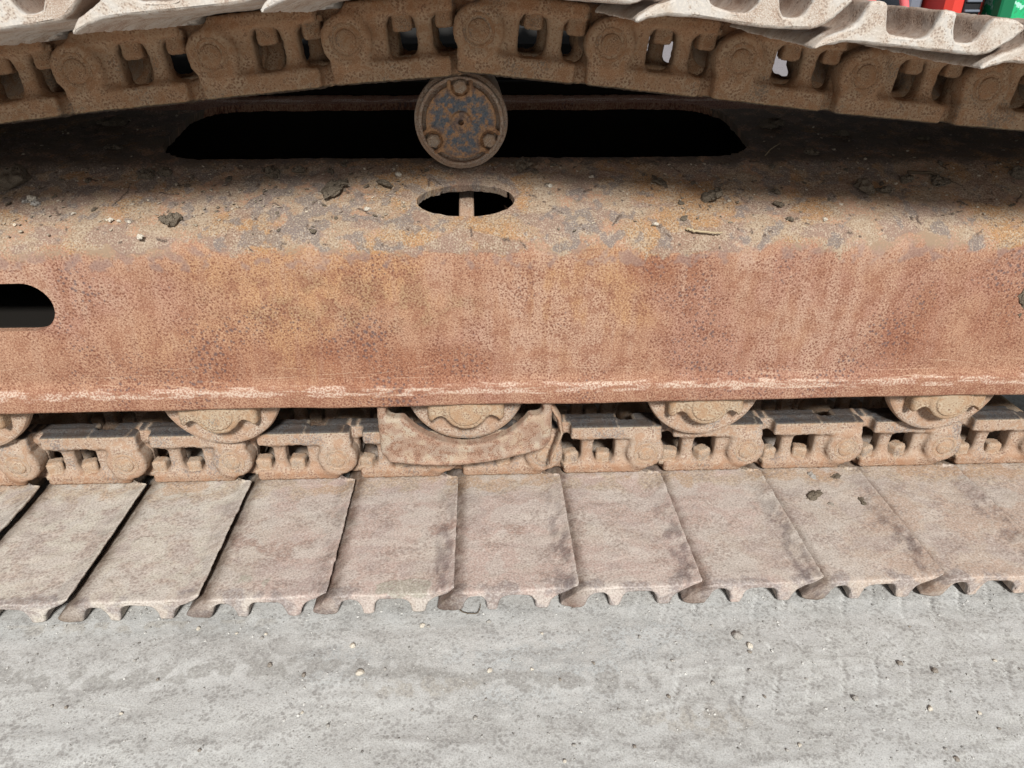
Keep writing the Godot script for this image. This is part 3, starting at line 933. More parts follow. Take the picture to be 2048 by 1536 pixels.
func build_carrier(root: Node3D) -> void:
	var at := Vector3(0.0225, 0.6635, -0.362)
	var roller := put("carrier_roller", lathe([Vector2(0.0, -0.30), Vector2(0.055, -0.30), Vector2(0.0715, -0.296), Vector2(0.0725, -0.04), Vector2(0.0735, -0.019), Vector2(0.0725, -0.0125), Vector2(0.069, -0.010), Vector2(0.0668, -0.010), Vector2(0.0664, -0.003), Vector2(0.0650, -0.001), Vector2(0.0618, -0.001), Vector2(0.0606, -0.003), Vector2(0.0600, -0.011), Vector2(0.0, -0.011)], 96, 0.008), M.link, root, at)
	tag(roller, "round carrier roller with a flaking blue cover and three bolts")
	# cover plate with three notched bolt pockets and a plug in the middle
	var bolts := []
	for a in [90.0, 212.0, -32.0]: bolts.append(Vector2(cos(deg_to_rad(a)), sin(deg_to_rad(a))))
	var f := func(p: Vector3) -> float:
		var d := cyl(p, 0, 0, 0.0545, -0.016, -0.0015, 0.0015)
		for b: Vector2 in bolts:
			d = maxf(d, -cyl(p, b.x * 0.0525, b.y * 0.0525, 0.0150, -0.0065, 0.02, 0.001))
		for b: Vector2 in bolts:
			var across := Vector2(-b.y, b.x)
			for s in [-1.0, 1.0]:
				var m: Vector2 = b * 0.039 + across * (0.0175 * s)
				var e: Vector2 = b * 0.0585 + across * (0.0165 * s)
				d = smin(d, capsule(p, Vector3(m.x, m.y, -0.003), Vector3(e.x, e.y, -0.003), 0.003, 0.0034), 0.002)
		d = smin(d, cyl(p, 0, 0, 0.0155, -0.01, 0.0015, 0.002), 0.002)
		d = maxf(d, -(absf(Vector2(p.x, p.y).length() - 0.0105) - 0.0009) if p.z > 0.0 else -1.0)
		return maxf(d, -cyl(p, 0, 0, 0.0043, -0.008, 0.02, 0.001))
	var tint := func(p: Vector3, nn: Vector3) -> Color:
		var r := Vector2(p.x, p.y).length()
		var k := n3.get_noise_3d(p.x * 70.0, p.y * 70.0, 3.0) + 0.5 * n3.get_noise_3d(p.x * 240.0, p.y * 240.0, 6.0)
		var near := 1.0
		for b: Vector2 in bolts: near = minf(near, (Vector2(p.x, p.y) - b * 0.053).length())
		var blue := smoothstep(0.015, 0.026, near) * smoothstep(0.058, 0.042, r) * smoothstep(-0.55, 0.10, k)
		if r < 0.017: blue *= 0.45
		var rust := Color(0.64, 0.37, 0.20).lerp(Color(0.36, 0.20, 0.12), smoothstep(-0.1, 0.3, k))
		return rust.lerp(Color(0.17, 0.225, 0.285).lerp(Color(0.36, 0.33, 0.30), smoothstep(0.0, 0.35, n3.get_noise_3d(p.x * 120.0, p.y * 120.0, 9.0)) * 0.7), blue * 0.9)
	put("cover", nets(f, Vector3(-0.06, -0.06, -0.012), Vector3(0.0615, 0.0615, 0.005), 0.0013, 0.0005, 260.0, tint), M.cover, roller)
	var hex := lathe([Vector2(0.0, 0.0062), Vector2(0.0078, 0.0062), Vector2(0.0104, 0.004), Vector2(0.0108, 0.003), Vector2(0.0108, -0.006), Vector2(0.0130, -0.0065), Vector2(0.0130, -0.008)], 6, 0.02)
	for b: Vector2 in bolts:
		var o := put("bolt", hex, M.bolt, roller, Vector3(b.x * 0.0515, b.y * 0.0515, -0.0015))
		o.rotation.z = b.angle() + 0.3
	# shaft that carries the roller, with its bracket inside the frame
	put("shaft", lathe([Vector2(0.0, -0.55), Vector2(0.03, -0.55), Vector2(0.03, -0.29)], 32), M.red, roller)
	put("bracket", box(Vector3(0.11, 0.24, 0.06), 0.006), M.red, roller, Vector3(0, -0.05, -0.37))

func build_rollers(root: Node3D) -> void:
	# double-flanged track rollers; only their lower halves hang out of the frame
	var body := lathe([Vector2(0.0, -0.250), Vector2(0.100, -0.250), Vector2(0.1035, -0.246), Vector2(0.1035, -0.232), Vector2(0.0985, -0.226), Vector2(0.0925, -0.220), Vector2(0.0925, -0.180), Vector2(0.075, -0.17), Vector2(0.075, -0.08), Vector2(0.0925, -0.070), Vector2(0.0925, -0.030), Vector2(0.0985, -0.024), Vector2(0.1035, -0.018), Vector2(0.1040, -0.006), Vector2(0.1015, -0.0015), Vector2(0.097, 0.0), Vector2(0.062, -0.003), Vector2(0.058, -0.008), Vector2(0.0, -0.008)], 96, 0.006)
	var f := func(p: Vector3) -> float:
		var d := bx(p, -0.066, 0.066, -0.054, 0.03, -0.010, 0.024, 0.010)
		d = maxf(d, -cyl(p, -0.042, -0.058, 0.0175, -0.1, 0.1, 0.0))
		d = maxf(d, -cyl(p, 0.042, -0.058, 0.0175, -0.1, 0.1, 0.0))
		d = smin(d, cyl(p, 0, -0.028, 0.038, -0.012, 0.028, 0.006), 0.006)
		d = smin(d, cyl(p, 0, -0.028, 0.028, -0.01, 0.0310, 0.0015), 0.002)
		return smin(d, bx(p, -0.072, 0.072, -0.026, 0.03, -0.02, 0.008, 0.008), 0.01)
	var tint := func(p: Vector3, nn: Vector3) -> Color: return Color(1.08, 1.0, 0.92)
	var collar := nets(f, Vector3(-0.08, -0.075, -0.024), Vector3(0.08, 0.034, 0.036), 0.0021, 0.0011, 120.0, tint)
	for x in [-0.824, -0.402, 0.019, 0.438, 0.872, 1.29]:
		var o := put("track_roller", body, M.link, root, Vector3(x, 0.2405, -0.2745))
		put("collar", collar, M.link, o, Vector3(0, -0.0, 0.0))

func build_guard(root: Node3D) -> void:
	var f := func(p: Vector3) -> float:
		var yo := 0.103 + 1.05 * (p.x + 0.02) * (p.x + 0.02)
		var d := maxf(maxf(yo - p.y, p.y - 0.2), maxf(-0.122 - p.x, p.x - 0.160))
		d = maxf(d, 0.1286 - Vector2(p.x - 0.02, p.y - 0.2716).length()) + 0.006
		var q := Vector2(d, absf(p.z + 0.258) - 0.013 + 0.006)
		var e := q.max(Vector2.ZERO).length() + minf(maxf(q.x, q.y), 0.0) - 0.006
		# end flanges bent back, hanging from the frame
		e = smin(e, bx(p, 0.152, 0.166, 0.148 + 0.3 * maxf(0.0, -p.z - 0.27), 0.262, -0.315, -0.245, 0.005), 0.016)
		e = smin(e, bx(p, -0.131, -0.117, 0.128, 0.262, -0.315, -0.245, 0.005), 0.016)
		e = smin(e, capsule(p, Vector3(0.178, 0.2275, -0.262), Vector3(0.152, 0.2275, -0.262), 0.004, 0.007), 0.014)
		e = smin(e, capsule(p, Vector3(-0.148, 0.2275, -0.262), Vector3(-0.118, 0.2275, -0.262), 0.004, 0.007), 0.014)
		# lower lip, worn bright
		var lip := Vector2(p.y - yo - 0.006, p.z + 0.250).length() - 0.006
		return smin(e, maxf(lip, maxf(-0.116 - p.x, p.x - 0.150)), 0.01)
	var tint := func(p: Vector3, nn: Vector3) -> Color:
		var yo := 0.103 + 1.05 * (p.x + 0.02) * (p.x + 0.02)
		var wear := smoothstep(0.012, 0.003, p.y - yo) * smoothstep(-0.1, 0.25, n3.get_noise_3d(p.x * 18.0, p.y * 120.0, 2.0) + 0.1)
		var dust := smoothstep(0.0, 0.3, n3.get_noise_3d(p.x * 25.0, p.y * 25.0, 7.0))
		return Color(0.74, 0.74, 0.74).lerp(Color(0.95, 1.08, 1.16), dust * 0.75).lerp(Color(1.5, 1.75, 1.95), wear * 0.7)
	var g := put("track_guard", nets(f, Vector3(-0.155, 0.094, -0.32), Vector3(0.185, 0.266, -0.238), 0.0029, 0.0012, 60.0, tint), M.red, root)
	tag(g, "horseshoe shaped track guard hanging under the frame")
	# the thin bent tongue hanging off its right end
	var t := func(p: Vector3) -> float:
		var pts := [Vector3(0.164, 0.215, -0.268), Vector3(0.181, 0.185, -0.268), Vector3(0.187, 0.155, -0.268), Vector3(0.179, 0.130, -0.267), Vector3(0.171, 0.112, -0.266), Vector3(0.168, 0.096, -0.264)]
		var q := Vector3(p.x, p.y, lerpf(p.z, -0.267, 0.72))
		var d := 1.0
		for k in pts.size() - 1: d = minf(d, capsule(q, pts[k], pts[k + 1], 0.0048 - 0.0004 * k, 0.0044 - 0.0004 * k))
		return d
	put("tongue", nets(t, Vector3(0.155, 0.085, -0.292), Vector3(0.197, 0.225, -0.242), 0.0019, 0.0008, 90.0, func(p, nn): return Color(0.95, 0.98, 0.95)), M.red, g)

# ------------------------------------------------------------------ links and shoes

func link_d(p: Vector3) -> float:
	var d := cyl(p, 0, 0, 0.0352, -0.042, 0.0, 0.008)                          # outer eye
	d = smin(d, bx(p, -0.056, 0.004, -0.036, 0.036, -0.046, -0.0145, 0.006), 0.010) # web behind the eye
	d = smin(d, bx(p, -0.141, 0.027, 0.029, 0.057, -0.034, -0.0055, 0.005), 0.014) # rail, outer half
	d = smin(d, bx(p, -0.212, -0.052, 0.031, 0.057, -0.057, -0.028, 0.005), 0.010)  # rail, inner half
	d = smin(d, bx(p, -0.152, -0.004, -0.0475, -0.0265, -0.050, -0.0065, 0.006), 0.016)  # shoe flange
	d = smin(d, bx(p, -0.203, -0.135, -0.046, -0.030, -0.057, -0.028, 0.006), 0.012)
	d = smin(d, bx(p, -0.1190, -0.0965, -0.036, 0.04, -0.046, -0.0160, 0.007), 0.018)    # pillar between the windows
	d = smin(d, bx(p, -0.205, -0.155, -0.036, 0.042, -0.057, -0.035, 0.006), 0.018)      # inner web
	return smin(d, cyl(p, -PITCH, 0, 0.033, -0.060, -0.036, 0.004), 0.008)              # inner eye

func shoe_profile() -> PackedVector2Array:
	# (x from the lip, y): along the top from the nose to the lip, then back underneath round three grousers
	var c := Curve2D.new()
	var pts := [Vector2(-0.2165, 0.0065), Vector2(-0.213, 0.0125), Vector2(-0.203, 0.0225), Vector2(-0.192, 0.0315), Vector2(-0.178, 0.0365), Vector2(-0.150, 0.0385), Vector2(-0.100, 0.0385), Vector2(-0.060, 0.0383), Vector2(-0.030, 0.0400), Vector2(-0.012, 0.0445), Vector2(-0.002, 0.0490),
		Vector2(0.0, 0.0468), Vector2(-0.006, 0.0400), Vector2(-0.016, 0.0335), Vector2(-0.029, 0.0275), Vector2(-0.0385, 0.020), Vector2(-0.043, 0.010), Vector2(-0.0455, 0.0025), Vector2(-0.050, 0.0), Vector2(-0.060, 0.0), Vector2(-0.0655, 0.0030), Vector2(-0.0668, 0.0120), Vector2(-0.0700, 0.0205), Vector2(-0.0770, 0.0272), Vector2(-0.1000, 0.0284), Vector2(-0.1130, 0.0272), Vector2(-0.1195, 0.0205), Vector2(-0.1222, 0.0120), Vector2(-0.1238, 0.0030), Vector2(-0.1270, 0.0000), Vector2(-0.1370, 0.0000), Vector2(-0.1402, 0.0030), Vector2(-0.1415, 0.0120), Vector2(-0.1445, 0.0205), Vector2(-0.1500, 0.0270), Vector2(-0.1600, 0.0275), Vector2(-0.1680, 0.0250), Vector2(-0.1735, 0.0170), Vector2(-0.1770, 0.0070), Vector2(-0.1810, 0.0008), Vector2(-0.195, -0.0005), Vector2(-0.210, 0.0015)]
	var out := PackedVector2Array()
	var m := pts.size()
	for k in m:
		var p0: Vector2 = pts[(k + m - 1) % m]
		var p1: Vector2 = pts[k]
		var p2: Vector2 = pts[(k + 1) % m]
		var p3: Vector2 = pts[(k + 2) % m]
		var steps := 2 if p1.distance_to(p2) < 0.012 else 5
		for t in steps: out.append(p1.cubic_interpolate(p2, p0, p3, float(t) / steps) if p1.distance_to(p2) < 0.018 else p1.lerp(p2, float(t) / steps))
	return out

var shoe_outline: PackedVector2Array

# one shoe, swept from its outer end (z = 0) inward; every shoe has its own wear
func make_shoe(sd: int, world_x: float, upper: bool) -> ArrayMesh:
	var pr := shoe_outline
	var m := pr.size()
	var nn := PackedVector2Array()
	for k in m:
		var t := (pr[(k + 1) % m] - pr[(k + m - 1) % m]).normalized()
		nn.append(Vector2(-t.y, t.x))
	var zs := PackedFloat32Array([0.0, -0.0009, -0.0028])
	var inset := PackedFloat32Array([0.0030, 0.0011, 0.0])
	var z := -0.0028
	while z > -0.27:
		z -= 0.0052
		zs.append(z)
		inset.append(0.0)
	for zz in [-0.2815, -0.2845, -0.2865, -0.2885, -0.293, -0.298, -0.304, -0.312, -0.322, -0.334, -0.342, -0.346, -0.349, -0.352, -0.38, -0.5, -0.65, -0.79, -0.8]:
		zs.append(zz)
		inset.append(0.003 if zz == -0.8 else 0.0)
	var v := PackedVector3Array()
	var n := PackedVector3Array()
	var uv := PackedVector2Array()
	var idx := PackedInt32Array()
	var ofs := sd * 13.7
	for s in zs.size():
		var zc := zs[s]
		# the corner by the links is cut away so that the next link's eye can pass
		var cut := 0.01
		if zc < -0.2865 and zc > -0.349:
			var e := clampf((zc + 0.318) / 0.031, -1.0, 1.0)
			cut = -0.036 * sqrt(maxf(1.0 - e * e, 0.0))
		for k in m:
			var p := pr[k] - nn[k] * inset[s]
			var wob := n3.get_noise_3d(p.x * 30.0 + ofs, p.y * 60.0, zc * 30.0) * 0.0011 + n3.get_noise_3d(p.x * 130.0, p.y * 130.0 + ofs, zc * 130.0) * 0.0006
			if p.x > -0.02: wob += n3.get_noise_3d(ofs, 4.0, zc * 30.0) * 0.0009 + n3.get_noise_3d(ofs, 9.0, zc * 140.0) * 0.0007
			var bend := n3.get_noise_3d(p.x * 7.0 + ofs, 30.0, zc * 6.0) * 0.0016 * smoothstep(0.02, 0.035, p.y)
			var q := p + nn[k] * wob + Vector2(0, bend)
			var chip := 0.0
			if s < 3: chip = n3.get_noise_3d(p.x * 30.0 + ofs, 17.0, p.y * 40.0) * 0.0018 + n3.get_noise_3d(p.x * 150.0 + ofs, 2.0, p.y * 100.0) * 0.0006
			if q.x > cut: q.x = cut
			v.append(Vector3(q.x + 0.030, q.y - 0.088, zc + chip - FACE))
			n.append(Vector3(nn[k].x, nn[k].y, 0))
			var wv := 0.05 - zc
			if s < 3: wv -= (0.037 - q.y) * clampf((0.02 - zc) / 0.02, 0.0, 1.0) * 0.9
			uv.append(Vector2((world_x + q.x + 0.03 - SX0) / SW, wv / SH))
	for s in zs.size() - 1:
		for k in m:
			quad(idx, s * m + k, s * m + (k + 1) % m, (s + 1) * m + (k + 1) % m, (s + 1) * m + k)
	# true normals
	for s in zs.size():
		for k in m:
			var a := v[s * m + (k + 1) % m] - v[s * m + (k + m - 1) % m]
			var b := v[mini(s + 1, zs.size() - 1) * m + k] - v[maxi(s - 1, 0) * m + k]
			var g := a.cross(b)
			if g.length() > 1e-12:
				g = g.normalized()
				var want := n[s * m + k] + (Vector3(0, 0, 0.8) if s < 2 else Vector3.ZERO)
				n[s * m + k] = g if g.dot(want) > 0.0 else -g
	# end faces
	for e in [0, zs.size() - 1]:
		var base := v.size()
		for k in m:
			var p := v[e * m + k]
			v.append(p)
			n.append(Vector3(0, 0, 1 if e == 0 else -1))
			uv.append(uv[e * m + k])
		for t in Geometry2D.triangulate_polygon(pr): idx.append(base + t)
	var col := PackedColorArray()
	col.resize(v.size())
	var tone := Color(0.86, 0.85, 0.84) if upper else Color(1, 1, 1)
	for k in v.size():
		var lx := v[k].x - 0.030
		var ly := v[k].y + 0.088
		var lz := v[k].z + FACE
		var c := tone
		if upper:
			# scuffed pale ends, soil stained grooves between the grousers
			if lz < -0.004 and ly < 0.035: c = Color(0.55, 0.47, 0.42)
		else:
			# grime and painted contact shade beside the seam, a bare pale line on the lip's edge
			var nz := n3.get_noise_3d(lx * 40.0, ofs, lz * 25.0)
			var along := smoothstep(-0.30, -0.10, lz) if ofs > 60.0 else 0.4
			c = c.lerp(Color(0.52, 0.50, 0.52), smoothstep(0.022, 0.010, absf(lx + 0.016)) * smoothstep(-0.25, 0.25, nz) * along * 0.8)
			c = c.lerp(Color(1.45, 1.42, 1.36), smoothstep(-0.0065, -0.003, lx) * smoothstep(-0.5, 0.1, nz) * 0.9)
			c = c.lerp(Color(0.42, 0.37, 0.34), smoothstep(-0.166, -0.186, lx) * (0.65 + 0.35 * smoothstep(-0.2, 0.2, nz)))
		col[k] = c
	return pack(v, n, idx, uv, col)

func build_tracks() -> void:
	shoe_outline = shoe_profile()
	var tint := func(p: Vector3, nn: Vector3) -> Color:
		var k := n3.get_noise_3d(p.x * 40.0, p.y * 60.0, 5.0)
		var c := Color(1, 1, 1)
		# dusty rail sides, polished dark running surface, rust towards the shoe
		c = c.lerp(Color(1.22, 1.30, 1.20), smoothstep(0.028, 0.036, p.y) * (0.8 + 0.4 * k))
		c = c.lerp(Color(0.92, 0.80, 0.72), smoothstep(-0.018, -0.036, p.y) * 0.7)
		var worn := smoothstep(0.35, 0.75, nn.y) * smoothstep(0.05, 0.055, p.y) * smoothstep(-0.7, -0.2, k)
		c = c.lerp(Color(0.13, 0.165, 0.235), worn * 0.92)
		return c
	var near_link := nets(link_d, Vector3(-0.232, -0.054, -0.066), Vector3(0.043, 0.064, 0.006), 0.0024, 0.0015, 80.0, tint)
	var far_link := mirror_z(near_link, -0.11)
	var pin := lathe([Vector2(0.0, 0.0032), Vector2(0.004, 0.0034), Vector2(0.010, 0.0030), Vector2(0.0138, 0.0018), Vector2(0.0148, 0.0), Vector2(0.0153, -0.0016), Vector2(0.0170, -0.0016), Vector2(0.0178, 0.0003), Vector2(0.0200, 0.0010), Vector2(0.0225, 0.0006), Vector2(0.0240, -0.003)], 40, 0.06)
	var bush := lathe([Vector2(0.028, -0.158), Vector2(0.028, -0.062)], 32, 0.01)
	var fb := func(p: Vector3) -> float:
		var d := bx(p, -0.0135, 0.0135, -0.004, 0.0235, -0.0125, 0.0125, 0.006)
		return smin(d, bx(p, -0.0165, 0.0165, -0.006, 0.002, -0.015, 0.015, 0.002), 0.004)
	var bolt := nets(fb, Vector3(-0.02, -0.01, -0.02), Vector3(0.02, 0.03, 0.02), 0.0018, 0.0016, 150.0)
	var rng := RandomNumberGenerator.new()
	rng.seed = 5
	var lower_words := [
		"lower-run track shoe and links outside the left edge of the view",
		"lower-run track shoe cut by the left edge, behind the first dark gap",
		"dusty grey lower-run track shoe crusted with cracked mud, its link under the leftmost cut-off roller",
		"dusty lower-run track shoe left of the leftmost full roller, dark gap on its right",
		"lower-run track shoe below the leftmost full roller, with grey mud patch on its outer corner",
		"lower-run track shoe under the guard's left end, small reddish fleck on top",
		"lower-run track shoe under the middle of the horseshoe guard, with a rust line across it",
		"lower-run track shoe just right of the guard's hanging tongue, dark lip on its right",
		"pinkish lower-run track shoe below the roller right of the guard",
		"lower-run track shoe with a grey scrape and a flat brown pebble on top",
		"lower-run track shoe left of the one cut by the right edge, below the rightmost roller",
		"lower-run track shoe cut by the right edge of the view"]
	for i in 12:
		var at := Vector3((i - 5) * PITCH - 0.030 - 0.0, 0.088, FACE)
		var o := thing("track_shoe", lower_words[i], "track shoe", at, "shoes and links of the lower track run")
		track_module(o, near_link, far_link, pin, bush, bolt, i, at.x, false, rng)
	var pins := [Vector2(-1.06, 0.686), Vector2(-0.876, 0.703), Vector2(-0.690, 0.722), Vector2(-0.505, 0.743), Vector2(-0.317, 0.7615), Vector2(-0.131, 0.780), Vector2(0.052, 0.7935), Vector2(0.237, 0.7755), Vector2(0.4245, 0.756), Vector2(0.611, 0.736), Vector2(0.798, 0.719), Vector2(0.986, 0.704), Vector2(1.174, 0.692), Vector2(1.362, 0.682)]
	var upper_words := [
		"outermost upper-run track shoe beyond the left edge of the view",
		"upper-run track shoe just beyond the left edge of the view",
		"upper-run track shoe and link cut by the left edge of the view",
		"upper-run track shoe with its link's round boss second from the left edge",
		"upper-run track shoe sloping up, third link boss from the left",
		"upper-run track shoe whose link is the last before the carrier roller",
		"upper-run track shoe whose link rests on top of the carrier roller",
		"upper-run track shoe on the first link right of the carrier roller",
		"upper-run track shoe on the second link right of the carrier roller",
		"upper-run track shoe in front of the red and green machines",
		"upper-run track shoe cut by the right edge of the view",
		"upper-run track shoe just beyond the right edge of the view",
		"outermost upper-run track shoe beyond the right edge of the view"]
	for i in 13:
		var a: Vector2 = pins[i]
		var b: Vector2 = pins[i + 1]
		var ex := (a - b).normalized()
		var o := thing("track_shoe", upper_words[i], "track shoe", Vector3(a.x, a.y, FACE), "shoes and links of the upper track run")
		o.basis = Basis(Vector3(ex.x, ex.y, 0), Vector3(-ex.y, ex.x, 0), Vector3(0, 0, 1))
		o.basis = Basis(Vector3(1, 0, 0), deg_to_rad(clampf((i - 5.0) * 0.8, 0.0, 2.4))) * o.basis
		track_module(o, near_link, far_link, pin, bush, bolt, 40 + i, -a.x + 0.3, true, rng)

func track_module(o: Node3D, near_link: Mesh, far_link: Mesh, pin: Mesh, bush: Mesh, bolt: Mesh, sd: int, wx: float, upper: bool, rng: RandomNumberGenerator) -> void:
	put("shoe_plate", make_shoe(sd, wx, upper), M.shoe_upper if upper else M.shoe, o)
	var l := put("link", near_link, M.link_upper if upper else M.link, o)
	var p := put("pin", pin, M.bolt_upper if upper else M.bolt, l)
	p.rotation.z = rng.randf() * TAU
	put("link", far_link, M.link_upper if upper else M.link, o)
	put("bushing", bush, M.bolt, o)
	for z in [-0.0265, -0.1935]:
		for x in [-0.077, -0.139]:
			var b := put("bolt", bolt, M.bolt_upper if upper else M.bolt, o, Vector3(x, -0.0295, z))
			b.rotation.y = rng.randf_range(-0.5, 0.5)
			b.scale = Vector3.ONE * rng.randf_range(0.94, 1.06)

# ------------------------------------------------------------------ mud, stones, twigs

func clod_mesh(sd: int, lumpy: float, cell := 0.07) -> ArrayMesh:
	# about one unit wide, flat below
	var f := func(p: Vector3) -> float:
		var q := p + Vector3(sd * 3.1, 0, 0)
		var d := Vector3(p.x, p.y * 1.25, p.z).length() - 0.40
		d += n3.get_noise_3d(q.x * 1.3, q.y * 1.3, q.z * 1.3 + sd) * lumpy * 0.7 + n3.get_noise_3d(q.x * 3.4, q.y * 3.4, q.z * 3.4) * lumpy * 0.6
		return maxf(d * 0.7, -0.1 - p.y)
	return nets(f, Vector3(-0.75, -0.2, -0.75), Vector3(0.75, 0.6, 0.75), cell, 0.035, 9.0)

# a place on the frame's slope (x along, s up from the bend) or, with s past the back bend, on its flat top
func on_frame(x: float, s: float) -> Vector3:
	var a := deg_to_rad(28.0)
	if s < 0.1735: return Vector3(x, 0.517 + s * sin(a), FZ - s * cos(a))
	var b := deg_to_rad(10.0)
	return Vector3(x, 0.517 + 0.1735 * sin(a) + (s - 0.1735) * sin(b), FZ - 0.1735 * cos(a) - (s - 0.1735) * cos(b))

func build_clods() -> void:
	var kinds := []
	for k in 5: kinds.append(clod_mesh(k + 1, 0.30 + 0.06 * (k % 3)))
	# x, s, width, height factor, kind, label
	var mud := [
		[-0.673, 0.128, 0.062, 1.0, 0, "big dark mud clod on the frame's top at the left edge"],
		[-0.417, 0.038, 0.036, 1.25, 1, "dark upright mud clod near the frame's front bend, on the left"],
		[-0.476, 0.142, 0.030, 1.0, 2, "dark mud lump in shade on the frame's top, left of centre"],
		[-0.449, 0.150, 0.024, 0.8, 3, "small mud lump just right of a darker one on the frame's top"],
		[-0.281, 0.146, 0.030, 0.9, 3, "dark crumbly mud lump in the shade well left of the carrier roller"],
		[-0.240, 0.150, 0.024, 0.9, 4, "mud crumb beside a larger lump left of the carrier roller"],
		[-0.182, 0.106, 0.058, 0.45, 2, "flat grey-brown mud pat left of the oval slot"],
		[-0.100, 0.117, 0.034, 0.5, 4, "small flat mud pat close to the left of the oval slot"],
		[0.118, 0.158, 0.042, 0.8, 0, "mud clod behind the right end of the oval slot, by the carrier roller"],
		[0.340, 0.122, 0.036, 0.35, 1, "flat dark grey flake of mud right of the oval slot"],
		[0.418, 0.082, 0.046, 0.7, 3, "fibrous dark mud clod on the middle of the frame's right half"],
		[0.522, 0.093, 0.018, 0.9, 2, "small dark clod between the fibrous clod and the long mud lump"],
		[0.529, 0.030, 0.015, 0.8, 4, "tiny dark clod near the front bend on the frame's right half"],
		[0.519, 0.064, 0.022, 0.8, 1, "small ragged mud clod right of the fibrous clod"],
		[0.668, 0.099, 0.046, 0.8, 4, "long reddish-brown mud lump at the shadow's edge on the right"],
		[0.700, 0.093, 0.028, 0.8, 0, "end crumb of the long mud lump on the right"],
		[0.746, 0.120, 0.026, 0.9, 3, "dark clod in the shade at right, left of a twig"],
		[0.800, 0.116, 0.034, 0.7, 2, "dark clod under the twig at right"],
		[0.940, 0.131, 0.036, 1.0, 0, "dark mud clod in the shade at the right edge"],
		[-0.610, 0.372, 0.060, 0.5, 1, "wide dark clod deep in the shade behind the left end of the long opening"],
		[-0.560, 0.240, 0.034, 0.5, 2, "flat dark lump left of the long opening"],
		[0.591, 0.346, 0.055, 0.6, 3, "dark clod deep in the shade just right of the long opening"],
		[0.700, 0.292, 0.034, 0.6, 4, "dark lump on the shaded flat top at right"],
		[0.610, 0.200, 0.030, 0.7, 0, "dark clod at the right end of the long opening"],
		[0.840, 0.270, 0.030, 0.6, 1, "dark lump on the shaded flat top, near the right edge"]]
	for c in mud:
		var o := put("mud_clod", kinds[c[4]], M.mud, self, on_frame(c[0], c[1]))
		o.rotation = Vector3(deg_to_rad(28.0 if c[1] < 0.17 else 10.0), c[0] * 40.0, 0)
		o.scale = Vector3(c[2], c[2] * c[3], c[2] * 0.85)
		tag(o, c[5], "mud clod")
	var heap := put("mud_clod", clod_mesh(12, 0.3, 0.05), M.mud, self, Vector3(-0.36, 0.40, -0.52))
	heap.scale = Vector3(0.30, 0.36, 0.26)
	tag(heap, "dim heap of mud inside the long opening, at its left end", "mud clod")
	# dark mud stuck to the face at the right edge
	var m := put("mud_clod", clod_mesh(9, 0.42, 0.045), M.mud, self, Vector3(0.972, 0.435, FZ))
	m.rotation_degrees = Vector3(90, 0, 0)
	m.scale = Vector3(0.11, 0.022, 0.15)
	tag(m, "dark ragged mud caked on the frame's face at the right edge", "mud clod")
	# pale stones lying on the slope
	var st := [[-0.637, 0.088, 0.016, 0], [-0.627, 0.078, 0.018, 1], [-0.643, 0.081, 0.013, 2], [-0.505, 0.040, 0.012, 0], [-0.492, 0.039, 0.008, 1], [-0.477, 0.036, 0.009, 2], [-0.564, 0.055, 0.009, 1], [-0.453, 0.004, 0.013, 0], [-0.124, 0.060, 0.011, 2], [0.317, 0.021, 0.013, 1], [0.584, 0.028, 0.011, 0], [-0.080, 0.140, 0.013, 1], [0.161, 0.110, 0.012, 2], [0.23, 0.13, 0.010, 0], [0.62, 0.062, 0.009, 1]]
	var sw := ["pale stone of three together on the frame's top, far left", "brown stone at the front of three together on the frame's top, far left", "small brown stone at the left of three together on the frame's top", "largest of three pale chips in a row, left of the upright clod", "middle of three pale chips in a row, left of the upright clod", "rightmost of three pale chips in a row, left of the upright clod", "single pale chip above the left face hole", "pale pebble caught on the front bend left of centre", "pale chip on the slope left of the oval slot", "white flake on the slope right of the oval slot", "white chip near the front bend on the right half", "pale stone in the shade at the left of the carrier roller", "pale chip just right of the oval slot", "pale chip well right of the oval slot in the shade", "pale chip between the fibrous clod and the long lump"]
	for k in st.size():
		var c: Array = st[k]
		var o := put("stone", kinds[c[3]], M.stone_pale if k not in [1, 2] else M.stone, self, on_frame(c[0], c[1]) + Vector3(0, 0.001, 0))
		o.rotation = Vector3(deg_to_rad(28.0), k * 1.7, 0)
		o.scale = Vector3(c[2], c[2] * 0.9, c[2] * 0.8)
		tag(o, sw[k], "stone")
	# grit over the slope: too small to count
	var rng := RandomNumberGenerator.new()
	rng.seed = 21
	for k in 60:
		var x := rng.randf_range(-0.72, 0.98)
		var s := rng.randf_range(0.01, 0.168)
		if k % 2 == 0: s = rng.randf_range(0.11, 0.172)
		if absf(x - 0.0275) < 0.09 and s < 0.125: continue
		var o := put("mud_crumb", kinds[rng.randi() % 5], M.mud, self, on_frame(x, s))
		o.rotation = Vector3(deg_to_rad(28.0), rng.randf() * TAU, 0)
		var r := rng.randf_range(0.006, 0.015)
		o.scale = Vector3(r, r * rng.randf_range(0.4, 0.8), r)
		tag(o, "small crumb of dry mud lying on the frame's sloping top", "mud crumb", "small mud crumbs on the frame's top")
	var mm := MultiMesh.new()
	mm.transform_format = MultiMesh.TRANSFORM_3D
	mm.use_colors = true
	mm.mesh = clod_mesh(3, 0.4, 0.16)
	mm.instance_count = 4200
